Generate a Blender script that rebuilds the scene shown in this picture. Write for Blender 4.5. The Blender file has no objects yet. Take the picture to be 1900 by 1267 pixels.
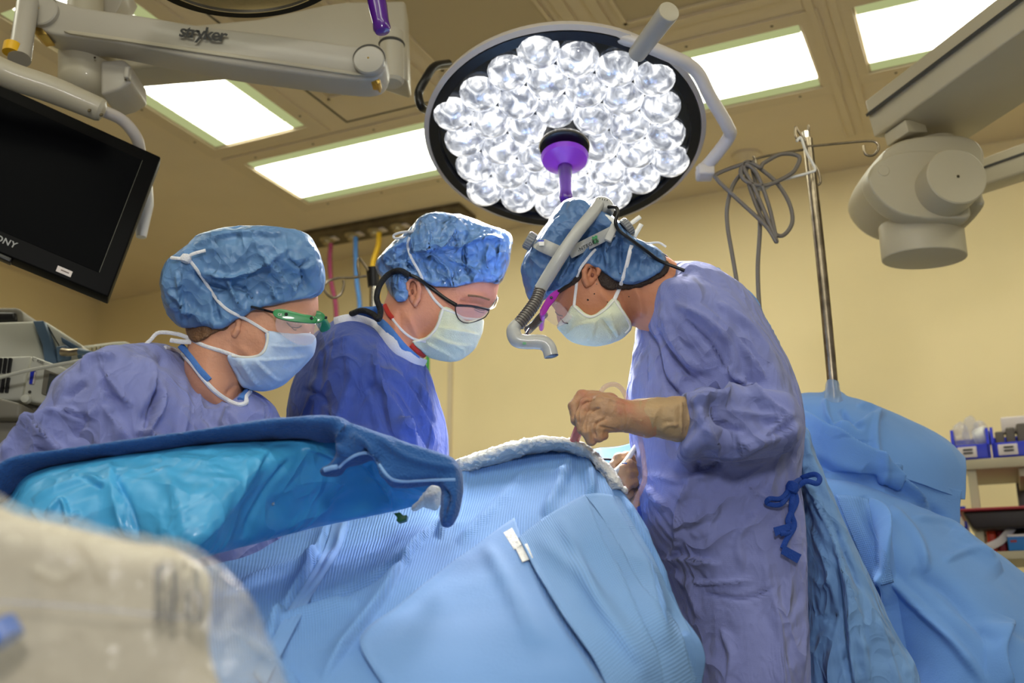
import bpy, bmesh, math, random
import numpy as np
from mathutils import Vector, Matrix
random.seed(7); rng = np.random.RandomState(11)
PI = math.pi
SC = bpy.context.scene
# ------------------------------------------------------------------ camera, world, exposure
CAMZ = 0.75; HC = 2.25; FPX = 1950.0; W0, H0 = 1900, 1267
PITCH = math.atan((1200-633.5)/FPX); cp, sp = math.cos(PITCH), math.sin(PITCH)
cam_d = bpy.data.cameras.new('camera'); cam = bpy.data.objects.new('camera', cam_d); SC.collection.objects.link(cam)
cam.location = (0, 0, CAMZ); cam.rotation_euler = (PI/2+PITCH, 0, 0)
cam_d.sensor_width = 36; cam_d.lens = 36*FPX/W0; cam_d.clip_start = .02
cam_d.dof.use_dof = True; cam_d.dof.focus_distance = 1.95; cam_d.dof.aperture_fstop = 4.0
SC.camera = cam
SC.view_settings.view_transform = 'Standard'; SC.view_settings.look = 'None'; SC.view_settings.gamma = 1
SC.view_settings.exposure = -0.22; SC.view_settings.use_curve_mapping = False
wd = bpy.data.worlds.new('world'); SC.world = wd; wd.use_nodes = True
wd.node_tree.nodes['Background'].inputs[0].default_value = (1.0, .97, .92, 1)
wd.node_tree.nodes['Background'].inputs[1].default_value = 0.21
def light(kind, loc, aim, power, size=.3, col=(1, 1, 1), **kw):
    d = bpy.data.lights.new(kind.lower()+'_light', kind); d.energy = power; d.color = col
    if kind == 'AREA': d.size = size; d.shape = 'DISK'
    elif kind == 'SPOT': d.shadow_soft_size = size
    for k, v in kw.items(): setattr(d, k, v)
    o = bpy.data.objects.new(kind.lower()+'_light', d); SC.collection.objects.link(o); o.location = loc
    o.rotation_euler = (Vector(aim)-Vector(loc)).to_track_quat('-Z', 'Y').to_euler(); return o
light('AREA', (.15, -1.15, 1.75), (0, 2.0, 1.1), 30, .35, (1, .98, .96))           # the photographer's flash
FIXTURE_EMIT = 9.5
# ------------------------------------------------------------------ pixel <-> world, helpers
def P(x, y, Y):
    a = (x-950)/FPX; b = -(y-633.5)/FPX
    d = np.array([a, cp-b*sp, sp+b*cp]); return d*(Y/d[1])+np.array([0, 0, CAMZ])
def PX(v):
    v = np.asarray(v)-np.array([0, 0, CAMZ]); dep = v[..., 1]*cp+v[..., 2]*sp; up = -v[..., 1]*sp+v[..., 2]*cp
    return np.stack([950+FPX*v[..., 0]/dep, 633.5-FPX*up/dep], -1)
def PC(x, y, H=HC):
    r = P(x, y, 1)-np.array([0, 0, CAMZ]); return r*(H/r[2])+np.array([0, 0, CAMZ])
AR = math.radians(25); CA, SA = math.cos(AR), math.sin(AR)
def RM(u, v, z): return np.array([u*CA+v*SA, -u*SA+v*CA, z])     # room axes: u along the back wall, v into it
def lin(c):
    c = np.array(c[:3], float)/255; return tuple(np.where(c <= .04045, c/12.92, ((c+.055)/1.055)**2.4))+(1,)
def cr(pts, n=8, closed=False):
    p = np.asarray(pts, float); N = len(p)
    if N < 3 and not closed: return np.array([p[0]+(p[-1]-p[0])*t for t in np.linspace(0, 1, n+1)])
    out = []
    for i in range(N if closed else N-1):
        if closed: a, b, c, d = p[i-1], p[i], p[(i+1) % N], p[(i+2) % N]
        else: b, c = p[i], p[i+1]; a = p[i-1] if i else 2*b-c; d = p[i+2] if i+2 < N else 2*c-b
        for t in np.arange(n)/n:
            out.append(.5*(2*b+(c-a)*t+(2*a-5*b+4*c-d)*t*t+(3*b-3*c+d-a)*t**3))
    if not closed: out.append(p[-1])
    return np.array(out)
ORIG = {}; FK = 1.3
def thing(name, label, cat, loc, group=None):
    o = bpy.data.objects.new(name, None); SC.collection.objects.link(o); o.location = tuple(loc)
    o.empty_display_size = .05
    ORIG[o.name] = np.array(loc, float); o['label'] = label; o['category'] = cat
    if group: o['group'] = group
    return o
def tag(o, label, cat, group=None, kind=None):
    o['label'] = label; o['category'] = cat
    if group: o['group'] = group
    if kind: o['kind'] = kind
    return o
def mk(name, V, F, m, parent=None, smooth=True, label=None, struct=False, uv=None):
    V = np.asarray(V, float)
    if parent is None: org = np.zeros(3) if struct else np.array([V[:, 0].mean(), V[:, 1].mean(), V[:, 2].min()])
    else: org = ORIG[parent.name]
    me = bpy.data.meshes.new(name); me.from_pydata((V-org).tolist(), [], F.tolist() if hasattr(F, 'tolist') else F)
    if smooth: me.shade_smooth()
    if uv is not None:
        ul = me.uv_layers.new(name='UVMap'); li = np.zeros(len(me.loops), int); me.loops.foreach_get('vertex_index', li)
        ul.data.foreach_set('uv', np.asarray(uv)[li].ravel())
    me.materials.append(m); o = bpy.data.objects.new(name, me); SC.collection.objects.link(o)
    if parent is None: o.location = org
    else: o.parent = parent
    ORIG[o.name] = org
    if label: o['label'] = label
    if struct: o['kind'] = 'structure'
    return o
class G:                                                      # collects shapes of one part
    def __init__(s): s.V = []; s.F = []; s.n = 0
    def add(s, V, F):
        s.V.append(np.asarray(V, float)); s.F += [tuple(int(i)+s.n for i in f) for f in F]; s.n += len(V); return s
    def box(s, c, size, R=None, bev=0):
        bm = bmesh.new(); bmesh.ops.create_cube(bm, size=1)
        for v in bm.verts: v.co = Vector((v.co.x*size[0], v.co.y*size[1], v.co.z*size[2]))
        if bev: bmesh.ops.bevel(bm, geom=list(bm.edges), offset=bev, segments=3, affect='EDGES', profile=.5)
        V = np.array([v.co[:] for v in bm.verts]); F = [[v.index for v in f.verts] for f in bm.faces]; bm.free()
        if R is not None: V = V@np.asarray(R, float).T
        return s.add(V+np.asarray(c), F)
    def tube(s, pts, r, n=12, sm=6, flat=1, cap=True, up=None):
        p = cr(pts, sm) if sm else np.asarray(pts, float); m = len(p)
        r = np.interp(np.linspace(0, 1, m), np.linspace(0, 1, len(r)), r) if hasattr(r, '__len__') else np.full(m, r)
        T = np.gradient(p, axis=0); T /= np.linalg.norm(T, axis=1)[:, None]+1e-12
        a = np.array(up, float) if up is not None else (np.array([0, 0, 1.]) if abs(T[0][2]) < .9 else np.array([0, 1., 0]))
        V = []
        for i in range(m):
            if up is not None: a = np.array(up, float)
            e = a-T[i]*np.dot(a, T[i]); e /= np.linalg.norm(e)+1e-12; f = np.cross(T[i], e); a = e
            for k in range(n):
                t = 2*PI*k/n; V.append(p[i]+r[i]*(math.cos(t)*e*flat+math.sin(t)*f))
        F = [(i*n+k, i*n+(k+1) % n, (i+1)*n+(k+1) % n, (i+1)*n+k) for i in range(m-1) for k in range(n)]
        if cap: F += [tuple(range(n))[::-1], tuple(range((m-1)*n, m*n))]
        return s.add(V, F)
    def cyl(s, a, b, r, n=32, r2=None):
        return s.tube([a, b], [r, r if r2 is None else r2], n, 1)
    def lathe(s, prof, c, ax=(0, 0, 1), n=40):                # prof: (radius, height) along axis
        ax = np.array(ax, float); ax /= np.linalg.norm(ax); e = np.cross(ax, [0, 0, 1.] if abs(ax[2]) < .9 else [1., 0, 0]); e /= np.linalg.norm(e); f = np.cross(ax, e)
        V = [np.asarray(c)+ax*h+r*(math.cos(2*PI*k/n)*e+math.sin(2*PI*k/n)*f) for r, h in prof for k in range(n)]
        m = len(prof); F = [(i*n+k, i*n+(k+1) % n, (i+1)*n+(k+1) % n, (i+1)*n+k) for i in range(m-1) for k in range(n)]
        F += [tuple(range(n))[::-1], tuple(range((m-1)*n, m*n))]
        return s.add(V, F)
    def prism(s, poly, d, bev=0):                             # world polygon (planar) extruded by vector d
        poly = np.asarray(poly, float); n = len(poly); V = np.vstack([poly, poly+np.asarray(d)])
        F = [tuple(range(n)), tuple(range(n, 2*n))[::-1]]+[(i, i+n, (i+1) % n+n, (i+1) % n) for i in range(n)]
        if bev:
            bm = bmesh.new(); vs = [bm.verts.new(v) for v in V]; [bm.faces.new([vs[i] for i in f]) for f in F]
            bmesh.ops.recalc_face_normals(bm, faces=bm.faces)
            bmesh.ops.bevel(bm, geom=[e for e in bm.edges if len(e.link_faces) == 2 and e.calc_face_angle() > .5], offset=bev, segments=3, affect='EDGES', profile=.5)
            bm.verts.index_update(); V = np.array([v.co[:] for v in bm.verts]); F = [[v.index for v in f.verts] for f in bm.faces]; bm.free()
        return s.add(V, F)
    def build(s, name, m, parent=None, **kw):
        o = mk(name, np.vstack(s.V), s.F, m, parent, **kw)
        bm = bmesh.new(); bm.from_mesh(o.data); bmesh.ops.recalc_face_normals(bm, faces=bm.faces); bm.to_mesh(o.data); bm.free()
        if kw.get('smooth', True): o.data.set_sharp_from_angle(angle=math.radians(38))
        return o
def text(s, m, parent, org, ex, ey, size, depth=.0006, name='lettering', label=None, font_w=1.0, shear=0, off=0):
    ex = np.array(ex, float); ex /= np.linalg.norm(ex); ey = np.array(ey, float); ey -= ex*np.dot(ex, ey); ey /= np.linalg.norm(ey); ez = np.cross(ex, ey)
    c = bpy.data.curves.new('t', 'FONT'); c.body = s; c.size = size; c.extrude = depth; c.shear = shear; c.offset = off; c.space_character = font_w
    t = bpy.data.objects.new('t', c); SC.collection.objects.link(t)
    me = t.to_mesh(); V = np.array([v.co[:] for v in me.vertices]); F = [tuple(p.vertices) for p in me.polygons]; t.to_mesh_clear()
    bpy.data.objects.remove(t)
    V = np.asarray(org)+V[:, :1]*ex+V[:, 1:2]*ey+V[:, 2:3]*ez
    return mk(name, V, F, m, parent, smooth=False, label=label)
# ------------------------------------------------------------------ materials
def mat(name, col, rough=.5, metal=0, bump=None, var=0, spec=.5, trans=0, emit=None, alpha=1, sss=0, sheen=0, coat=0, weave=0, vscale=6, dimple=0, ior=1.45, patches=None, crease=None, facet=None):
    m = bpy.data.materials.new(name); m.use_nodes = True; nt = m.node_tree; b = nt.nodes['Principled BSDF']; N = nt.nodes.new; L = nt.links.new
    c = lin(col); b.inputs['Base Color'].default_value = c; b.inputs['Roughness'].default_value = rough; b.inputs['Metallic'].default_value = metal
    b.inputs['Specular IOR Level'].default_value = spec; b.inputs['Transmission Weight'].default_value = trans; b.inputs['Alpha'].default_value = alpha
    b.inputs['Subsurface Weight'].default_value = sss; b.inputs['Subsurface Scale'].default_value = .01; b.inputs['Sheen Weight'].default_value = sheen
    b.inputs['Coat Weight'].default_value = coat; b.inputs['IOR'].default_value = ior
    if emit: b.inputs['Emission Color'].default_value = lin(emit[0]); b.inputs['Emission Strength'].default_value = emit[1]
    tc = N('ShaderNodeTexCoord'); co = tc.outputs['Object']; hs = []
    if var or patches:
        n = N('ShaderNodeTexNoise'); n.inputs['Scale'].default_value = vscale; n.inputs['Detail'].default_value = 5; L(co, n.inputs['Vector'])
        r = N('ShaderNodeValToRGB'); L(n.outputs['Fac'], r.inputs['Fac'])
        c2 = patches if patches else None
        r.color_ramp.elements[0].position = .35 if not patches else .52; r.color_ramp.elements[1].position = .65 if not patches else .78
        r.color_ramp.elements[0].color = tuple(x*(1-var) for x in c[:3])+(1,); r.color_ramp.elements[1].color = lin(c2) if c2 else tuple(min(1, x*(1+var)) for x in c[:3])+(1,)
        L(r.outputs['Color'], b.inputs['Base Color'])
    def add(h, k, dist):
        hs.append((h, k, dist))
    if bump:
        for sc, k in (bump if isinstance(bump, list) else [bump]):
            n = N('ShaderNodeTexNoise'); n.inputs['Scale'].default_value = sc; n.inputs['Detail'].default_value = 4; L(co, n.inputs['Vector']); add(n.outputs['Fac'], k, .01)
    for sc_, k_, d_ in (crease or []):                       # sharp wrinkles: ridged, stretched noise
        mp = N('ShaderNodeMapping'); mp.inputs['Scale'].default_value = (1, 1, .62); mp.inputs['Rotation'].default_value = (.3, .5, .2); L(co, mp.inputs['Vector'])
        n = N('ShaderNodeTexNoise'); n.inputs['Scale'].default_value = sc_; n.inputs['Detail'].default_value = 2; n.inputs['Distortion'].default_value = .8; L(mp.outputs[0], n.inputs['Vector'])
        a = N('ShaderNodeMath'); a.operation = 'MULTIPLY_ADD'; a.inputs[1].default_value = 2; a.inputs[2].default_value = -1; L(n.outputs['Fac'], a.inputs[0])
        b_ = N('ShaderNodeMath'); b_.operation = 'ABSOLUTE'; L(a.outputs[0], b_.inputs[0])
        e_ = N('ShaderNodeMapRange'); e_.inputs['From Max'].default_value = .35; e_.inputs['To Min'].default_value = 1; e_.inputs['To Max'].default_value = 0; L(b_.outputs[0], e_.inputs['Value']); add(e_.outputs['Result'], k_, d_)
    for sc_, k_, d_ in (facet or []):                        # crinkled sheet: flat facets meeting at creases
        n = N('ShaderNodeTexNoise'); n.inputs['Scale'].default_value = sc_*.5; L(co, n.inputs['Vector'])
        vm = N('ShaderNodeVectorMath'); vm.operation = 'SCALE'; vm.inputs['Scale'].default_value = 1.6/sc_; L(n.outputs['Color'], vm.inputs[0])
        va = N('ShaderNodeVectorMath'); va.operation = 'ADD'; L(vm.outputs[0], va.inputs[0]); L(co, va.inputs[1])
        v = N('ShaderNodeTexVoronoi'); v.inputs['Scale'].default_value = sc_; L(va.outputs[0], v.inputs['Vector']); add(v.outputs['Distance'], k_, d_)
    if weave:
        for ax in ('X', 'Z'):
            w = N('ShaderNodeTexWave'); w.bands_direction = ax; w.inputs['Scale'].default_value = weave; w.inputs['Distortion'].default_value = 1; w.inputs['Detail'].default_value = 1
            L(co, w.inputs['Vector']); add(w.outputs['Fac'], .25, .002)
    if dimple:
        v = N('ShaderNodeTexVoronoi'); v.inputs['Scale'].default_value = dimple; v.inputs['Randomness'].default_value = .05; L(tc.outputs['UV'], v.inputs['Vector'])
        v.voronoi_dimensions = '2D'; add(v.outputs['Distance'], .5, .004)
        r = N('ShaderNodeMapRange'); r.inputs['From Min'].default_value = .15; r.inputs['From Max'].default_value = .5; L(v.outputs['Distance'], r.inputs['Value'])
        mx = N('ShaderNodeMix'); mx.data_type = 'RGBA'; mx.inputs['A'].default_value = tuple(x*.85 for x in c[:3])+(1,); mx.inputs['B'].default_value = tuple(min(1, x*1.06) for x in c[:3])+(1,)
        L(r.outputs['Result'], mx.inputs['Factor']); L(mx.outputs['Result'], b.inputs['Base Color'])
    prev = None
    for h, k, d in hs:
        bp = N('ShaderNodeBump'); bp.inputs['Strength'].default_value = k; bp.inputs['Distance'].default_value = d; L(h, bp.inputs['Height'])
        if prev: L(prev.outputs[0], bp.inputs['Normal'])
        prev = bp
    if prev: L(prev.outputs[0], b.inputs['Normal'])
    return m
M = dict(
    wall=mat('wall_paint', (240, 222, 172), .75, bump=(120, .05), var=.03, vscale=1.5),
    ceil=mat('ceiling_paint', (222, 206, 174), .7, bump=(90, .05), var=.03, vscale=2),
    frame=mat('painted_metal', (214, 198, 166), .45, var=.02),
    perf=mat('perforated_panel', (196, 180, 146), .6, bump=(400, .3)),
    floor=mat('vinyl_floor', (150, 150, 145), .4, var=.08),
    screw=mat('screw', (90, 80, 60), .4, metal=.8),
    arm=mat('grey_white_enamel', (172, 166, 152), .4, coat=.1, var=.02),
    arm2=mat('beige_enamel', (176, 168, 146), .42, coat=.1, var=.02),
    boom=mat('boom_enamel', (190, 180, 150), .45, var=.02),
    dark=mat('black_plastic', (14, 14, 16), .35), seam=mat('dark_seam', (60, 58, 52), .6),
    brass=mat('brass', (190, 160, 90), .3, metal=1), steel=mat('worn_steel', (150, 138, 118), .28, metal=1, var=.25, vscale=40),
    chrome=mat('chrome', (200, 195, 185), .15, metal=1),
    screen=mat('monitor_glass', (6, 7, 10), .4, spec=.03), bezel=mat('bezel', (6, 6, 7), .5, spec=.12),
    white=mat('white_plastic', (230, 230, 226), .4), label=mat('paper_label', (220, 210, 205), .6),
    yellow=mat('yellow_label', (225, 175, 30), .5), black=mat('black_ink', (20, 20, 22), .5), greyink=mat('silver_ink', (150, 150, 150), .4),
    purple=mat('purple_handle', (74, 18, 122), .25, coat=.5, sss=.0),
    purple_t=mat('purple_translucent_glow', (150, 60, 205), .25, trans=.45, emit=((170, 90, 230), .18)),  # handle flange is no lamp; a faint glow is put into its material
    lens_bed=mat('dark_glass_bed', (12, 20, 28), .2, coat=.3), rim=mat('lamp_rim', (196, 188, 178), .4),
    cable=mat('grey_cable', (112, 104, 92), .5), tie=mat('white_tie', (232, 228, 214), .6, bump=(300, .2)),
    cotton=mat('cotton_binding', (226, 226, 230), .8, bump=(400, .3)),
    gownA=mat('lavender_gown', (126, 134, 192), .8, weave=260, crease=[(8, .8, .018), (22, .35, .005)], bump=[(40, .2)], sheen=.15, var=.05),
    gownB=mat('royal_blue_gown', (64, 86, 164), .8, weave=260, crease=[(8, .8, .018), (22, .35, .005)], bump=[(40, .2)], sheen=.15, var=.05),
    gownC=mat('pale_blue_panel', (110, 152, 206), .75, crease=[(8, .75, .016), (22, .35, .005)], sheen=.1, var=.04),
    scrub=mat('scrub_blue', (72, 120, 190), .8, bump=(200, .2)), red=mat('red_shirt', (190, 50, 40), .8),
    capA=mat('nonwoven_cap', (98, 138, 184), .42, crease=[(14, .5, .012)], facet=[(16, .8, .022), (42, .6, .007)], var=.08, vscale=14, coat=.1),
    capB=mat('shiny_cap', (104, 146, 202), .30, crease=[(16, .6, .014)], facet=[(20, 1, .024), (50, .8, .008)], var=.08, vscale=14, coat=.4),
    capC=mat('deep_blue_cap', (82, 118, 166), .45, crease=[(15, .5, .012)], facet=[(18, .8, .02), (46, .6, .007)], var=.08, vscale=14, coat=.05),
    maskA=mat('pale_blue_mask', (186, 206, 234), .75, bump=(60, .2)),
    maskB=mat('green_mask', (222, 228, 200), .8, dimple=0, bump=(500, .4), var=.05, vscale=30), maskE=mat('mask_edge', (228, 228, 218), .8),
    skinA=mat('skin_fair', (210, 150, 118), .55, sss=.06, bump=[(160, .15), (30, .12)], var=.05, vscale=20),
    skinB=mat('skin_ruddy', (206, 140, 112), .55, sss=.06, bump=[(160, .15), (30, .12)], var=.06, vscale=18),
    skinC=mat('skin_tan', (192, 128, 94), .55, sss=.06, bump=[(160, .15), (30, .12)], var=.05, vscale=20),
    ear=mat('ear_inner', (128, 76, 60), .7),
    hairD=mat('dark_hair', (44, 28, 20), .5, bump=(300, .5)), hairL=mat('light_hair', (120, 86, 56), .5, bump=(300, .5)),
    lash=mat('lash', (38, 24, 24), .7), green=mat('green_plastic', (16, 132, 66), .35, coat=.3), magenta=mat('magenta_plastic', (176, 40, 176), .35, coat=.3),
    vis=mat('clear_visor', (225, 205, 215), .06, alpha=.17, spec=1), 
    glove=mat('latex_glove', (172, 144, 106), .55, bump=[(70, .4), (30, .3)], var=.08, vscale=25, sss=.05),
    gloveW=mat('worn_latex_glove', (178, 138, 104), .5, bump=[(70, .4)], var=.05, vscale=24, sss=.05, patches=(176, 104, 82)),
    drape=mat('blue_drape', (108, 150, 207), .85, bump=[(6, .25), (300, .08)], var=.03, sheen=.1),
    drapeD=mat('dimpled_drape', (108, 152, 212), .85, bump=(7, .25), dimple=240), drapeP=mat('pale_dimpled_panel', (120, 162, 216), .85, bump=(8, .2), dimple=240),
    drapeB=mat('back_drape', (100, 146, 208), .8, bump=[(6, .25), (300, .08)], var=.03, sheen=.1),
    towel=mat('denim_blue_towel', (38, 88, 152), .95, bump=[(250, .5), (20, .3)], sheen=.2, var=.04), stitch=mat('pale_stitch', (130, 170, 220), .9),
    plastic=mat('turquoise_plastic', (66, 158, 212), .4, crease=[(5, .5, .02), (13, .45, .008)], coat=.15, var=.04),
    gauze=mat('white_cotton_towel', (242, 241, 236), .95, bump=[(180, .5), (60, .35)], sheen=.2),
    poly=mat('clear_polythene', (215, 215, 208), .12, alpha=.24, bump=[(22, .9), (60, .4)], spec=1), polyback=mat('cloudy_fluid_bag', (196, 184, 160), .45, var=.05, vscale=5, alpha=.97),
    tube=mat('clear_tubing', (215, 180, 185), .12, alpha=.35, spec=.8), pink=mat('bloody_suction_tip', (214, 110, 110), .15, alpha=.8, spec=.8),
    integ=mat('headlight_grey', (176, 176, 172), .4, coat=.2), rib=mat('ribbed_hose', (104, 98, 92), .3, coat=.3), knob=mat('grey_knob', (132, 134, 136), .5),
    plum=mat('plum_hose', (150, 50, 92), .5), bluehose=mat('blue_hose', (70, 130, 200), .5), yelhose=mat('yellow_hose', (225, 180, 20), .5), grnhose=mat('green_hose', (40, 140, 60), .5),
    railm=mat('gas_rail', (92, 80, 58), .5, metal=.4, var=.3, vscale=14), outlet=mat('outlet', (170, 156, 120), .4, metal=.4),
    mach=mat('machine_cream', (204, 204, 190), .45), machb=mat('machine_slate', (84, 110, 136), .45), machg=mat('machine_grey', (120, 116, 104), .5), lcd=mat('lcd', (70, 74, 72), .2),
    shelf=mat('shelf_beige', (176, 166, 138), .5), shelfu=mat('bracket_grey', (110, 108, 108), .5), bin=mat('blue_bin', (24, 44, 190), .4), 
    bag=mat('clear_pack', (210, 212, 230), .15, alpha=.3, bump=[(30, .8)], spec=.8), tray=mat('black_tray', (34, 24, 22), .5), trayr=mat('maroon_edge', (140, 34, 44), .5),
    orange=mat('orange_pack', (228, 74, 36), .5), bluebox=mat('blue_carton', (30, 110, 180), .5), dkstuff=mat('dark_packet', (96, 88, 80), .6),
    cord=mat('tie_blue', (16, 62, 150), .8, bump=(300, .3)), navy=mat('royal_cord', (10, 60, 140), .8), bluecap=mat('blue_port', (30, 100, 200), .4), shoe=mat('shoe', (60, 62, 70), .6),
    clip=mat('green_clip', (12, 84, 48), .4),
)
def emission(name, col, s):
    m = bpy.data.materials.new(name); m.use_nodes = True; nt = m.node_tree; nt.nodes.clear()
    e = nt.nodes.new('ShaderNodeEmission'); e.inputs[0].default_value = lin(col); e.inputs[1].default_value = s
    o = nt.nodes.new('ShaderNodeOutputMaterial'); nt.links.new(e.outputs[0], o.inputs[0]); return m
M['diff'] = emission('fluorescent_diffuser', (255, 253, 232), FIXTURE_EMIT); M['diffedge'] = emission('diffuser_edge', (206, 214, 150), .75)
def lens_mat():
    m = bpy.data.materials.new('led_lens'); m.use_nodes = True; nt = m.node_tree; b = nt.nodes['Principled BSDF']; N = nt.nodes.new; L = nt.links.new
    b.inputs['Base Color'].default_value = (.16, .17, .2, 1); b.inputs['Roughness'].default_value = .07; b.inputs['Metallic'].default_value = .4; b.inputs['Coat Weight'].default_value = .6
    uv = N('ShaderNodeUVMap'); nz = N('ShaderNodeTexNoise'); nz.inputs['Scale'].default_value = 1.9; nz.inputs['Detail'].default_value = 2.0; nz.inputs['Distortion'].default_value = .7
    oi = N('ShaderNodeObjectInfo'); ad = N('ShaderNodeVectorMath'); ad.operation = 'ADD'; ml = N('ShaderNodeVectorMath'); ml.operation = 'SCALE'; ml.inputs['Scale'].default_value = 37
    cb = N('ShaderNodeCombineXYZ'); L(oi.outputs['Random'], cb.inputs[0]); L(oi.outputs['Random'], cb.inputs[1]); L(cb.outputs[0], ml.inputs[0]); L(uv.outputs[0], ad.inputs[0]); L(ml.outputs[0], ad.inputs[1])
    L(ad.outputs[0], nz.inputs['Vector'])
    r = N('ShaderNodeValToRGB'); e = r.color_ramp.elements; e[0].position = .34; e[0].color = (.16, .17, .2, 1); e[1].position = .60; e[1].color = (1, 1, 1, 1)
    k = r.color_ramp.elements.new(.5); k.color = (.46, .475, .50, 1); L(nz.outputs['Fac'], r.inputs['Fac'])
    L(r.outputs[0], b.inputs['Emission Color']); b.inputs['Emission Strength'].default_value = 1.45; return m
M['lens'] = lens_mat(); M['led'] = emission('led_chip', (246, 248, 255), 7)
# ------------------------------------------------------------------ noise
def vnoise(p, seed=0):
    i = np.floor(p).astype(np.int64); f = p-i; f = f*f*(3-2*f)
    def h(a, b, c):
        n = (a*374761393+b*668265263+c*2147483647+seed*974634777) & 0xffffffff
        n = ((n ^ (n >> 13))*1274126177) & 0xffffffff; return ((n ^ (n >> 16)) & 0xffff)/65535.
    x, y, z = i[..., 0], i[..., 1], i[..., 2]; r = 0
    for a in (0, 1):
        for b in (0, 1):
            for c in (0, 1):
                w = (f[..., 0] if a else 1-f[..., 0])*(f[..., 1] if b else 1-f[..., 1])*(f[..., 2] if c else 1-f[..., 2])
                r = r+w*h(x+a, y+b, z+c)
    return r
def ridged(p, seed=0, oct=3):
    r = 0; a = 1; s = 0
    q = p+.7*np.stack([vnoise(p*.9, seed+5), vnoise(p*.9+7, seed+6), vnoise(p*.9+13, seed+7)], -1)
    for o in range(oct): r = r+a*(1-np.abs(2*vnoise(q*2**o, seed+o)-1)); s += a; a *= .5
    return r/s
# ------------------------------------------------------------------ implicit surfaces
def poly2(pts, X, Z):
    x, z = X.ravel(), Z.ravel(); d = np.full(x.shape, 1e9); ins = np.zeros(x.shape, bool); n = len(pts)
    for i in range(n):
        ax, az = pts[i]; bx, bz = pts[(i+1) % n]; ex, ez = bx-ax, bz-az; wx, wz = x-ax, z-az
        t = np.clip((wx*ex+wz*ez)/(ex*ex+ez*ez+1e-12), 0, 1); d = np.minimum(d, (wx-ex*t)**2+(wz-ez*t)**2)
        c = (az > z) != (bz > z); ins ^= c & (x < (ex)*(z-az)/(ez if abs(ez) > 1e-12 else 1e-12)+ax)
    d = np.sqrt(d); return np.where(ins, -d, d).reshape(X.shape)
def blur2(A, k):
    for _ in range(k):
        B = A.copy(); B[1:-1] = (A[:-2]+2*A[1:-1]+A[2:])/4; A = B.copy(); A[:, 1:-1] = (B[:, :-2]+2*B[:, 1:-1]+B[:, 2:])/4
    return A
def slab(pts, Y, T, R, tilt=None, n=5, soft=2, smooth=True):
    """rounded body whose outline runs through the given points, half thickness T, edge radius R"""
    q = cr(pts, n, True) if smooth else np.array(pts, float)
    if tilt is None: W = np.array([P(x, y, Y) for x, y in q])
    else:                      # tilt = (dY/dpx, dY/dpy, px0, py0)
        W = np.array([P(x, y, Y+tilt[0]*(x-tilt[2])+tilt[1]*(y-tilt[3])) for x, y in q])
    A = np.c_[np.ones(len(W)), W[:, 0], W[:, 2]]; co = np.linalg.lstsq(A, W[:, 1], rcond=None)[0]
    lo = W.min(0)-[.02, T+.02, .02]; hi = W.max(0)+[.02, T+.02, .02]
    def f(X, Yg, Z):
        d = blur2(poly2(W[:, [0, 2]], X[:, 0, :], Z[:, 0, :]), soft)[:, None, :]
        y0 = (co[0]+co[1]*X[:, 0, :]+co[2]*Z[:, 0, :])[:, None, :]
        a = np.maximum(d+R, 0)/R; b = (Yg-y0)/T; return (np.sqrt(a*a+b*b)-1)*min(R, T)
    return f, lo, hi
def capsule(a, b, r1, r2=None):
    a = np.array(a, float); b = np.array(b, float); r2 = r1 if r2 is None else r2; m = max(r1, r2)+.02
    def f(X, Y, Z):
        e = b-a; t = np.clip(((X-a[0])*e[0]+(Y-a[1])*e[1]+(Z-a[2])*e[2])/(e@e+1e-12), 0, 1)
        return np.sqrt((X-a[0]-e[0]*t)**2+(Y-a[1]-e[1]*t)**2+(Z-a[2]-e[2]*t)**2)-(r1+(r2-r1)*t)
    return f, np.minimum(a, b)-m, np.maximum(a, b)+m
def ell(c, r, R=None):
    c = np.array(c, float); r = np.array(r, float); m = max(r)+.01; R = np.eye(3) if R is None else np.asarray(R, float)
    def f(X, Y, Z):
        D = [X-c[0], Y-c[1], Z-c[2]]; q = [sum(R[j][i]*D[j] for j in range(3)) for i in range(3)]
        return (np.sqrt((q[0]/r[0])**2+(q[1]/r[1])**2+(q[2]/r[2])**2)-1)*min(r)
    return f, c-m, c+m
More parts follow.
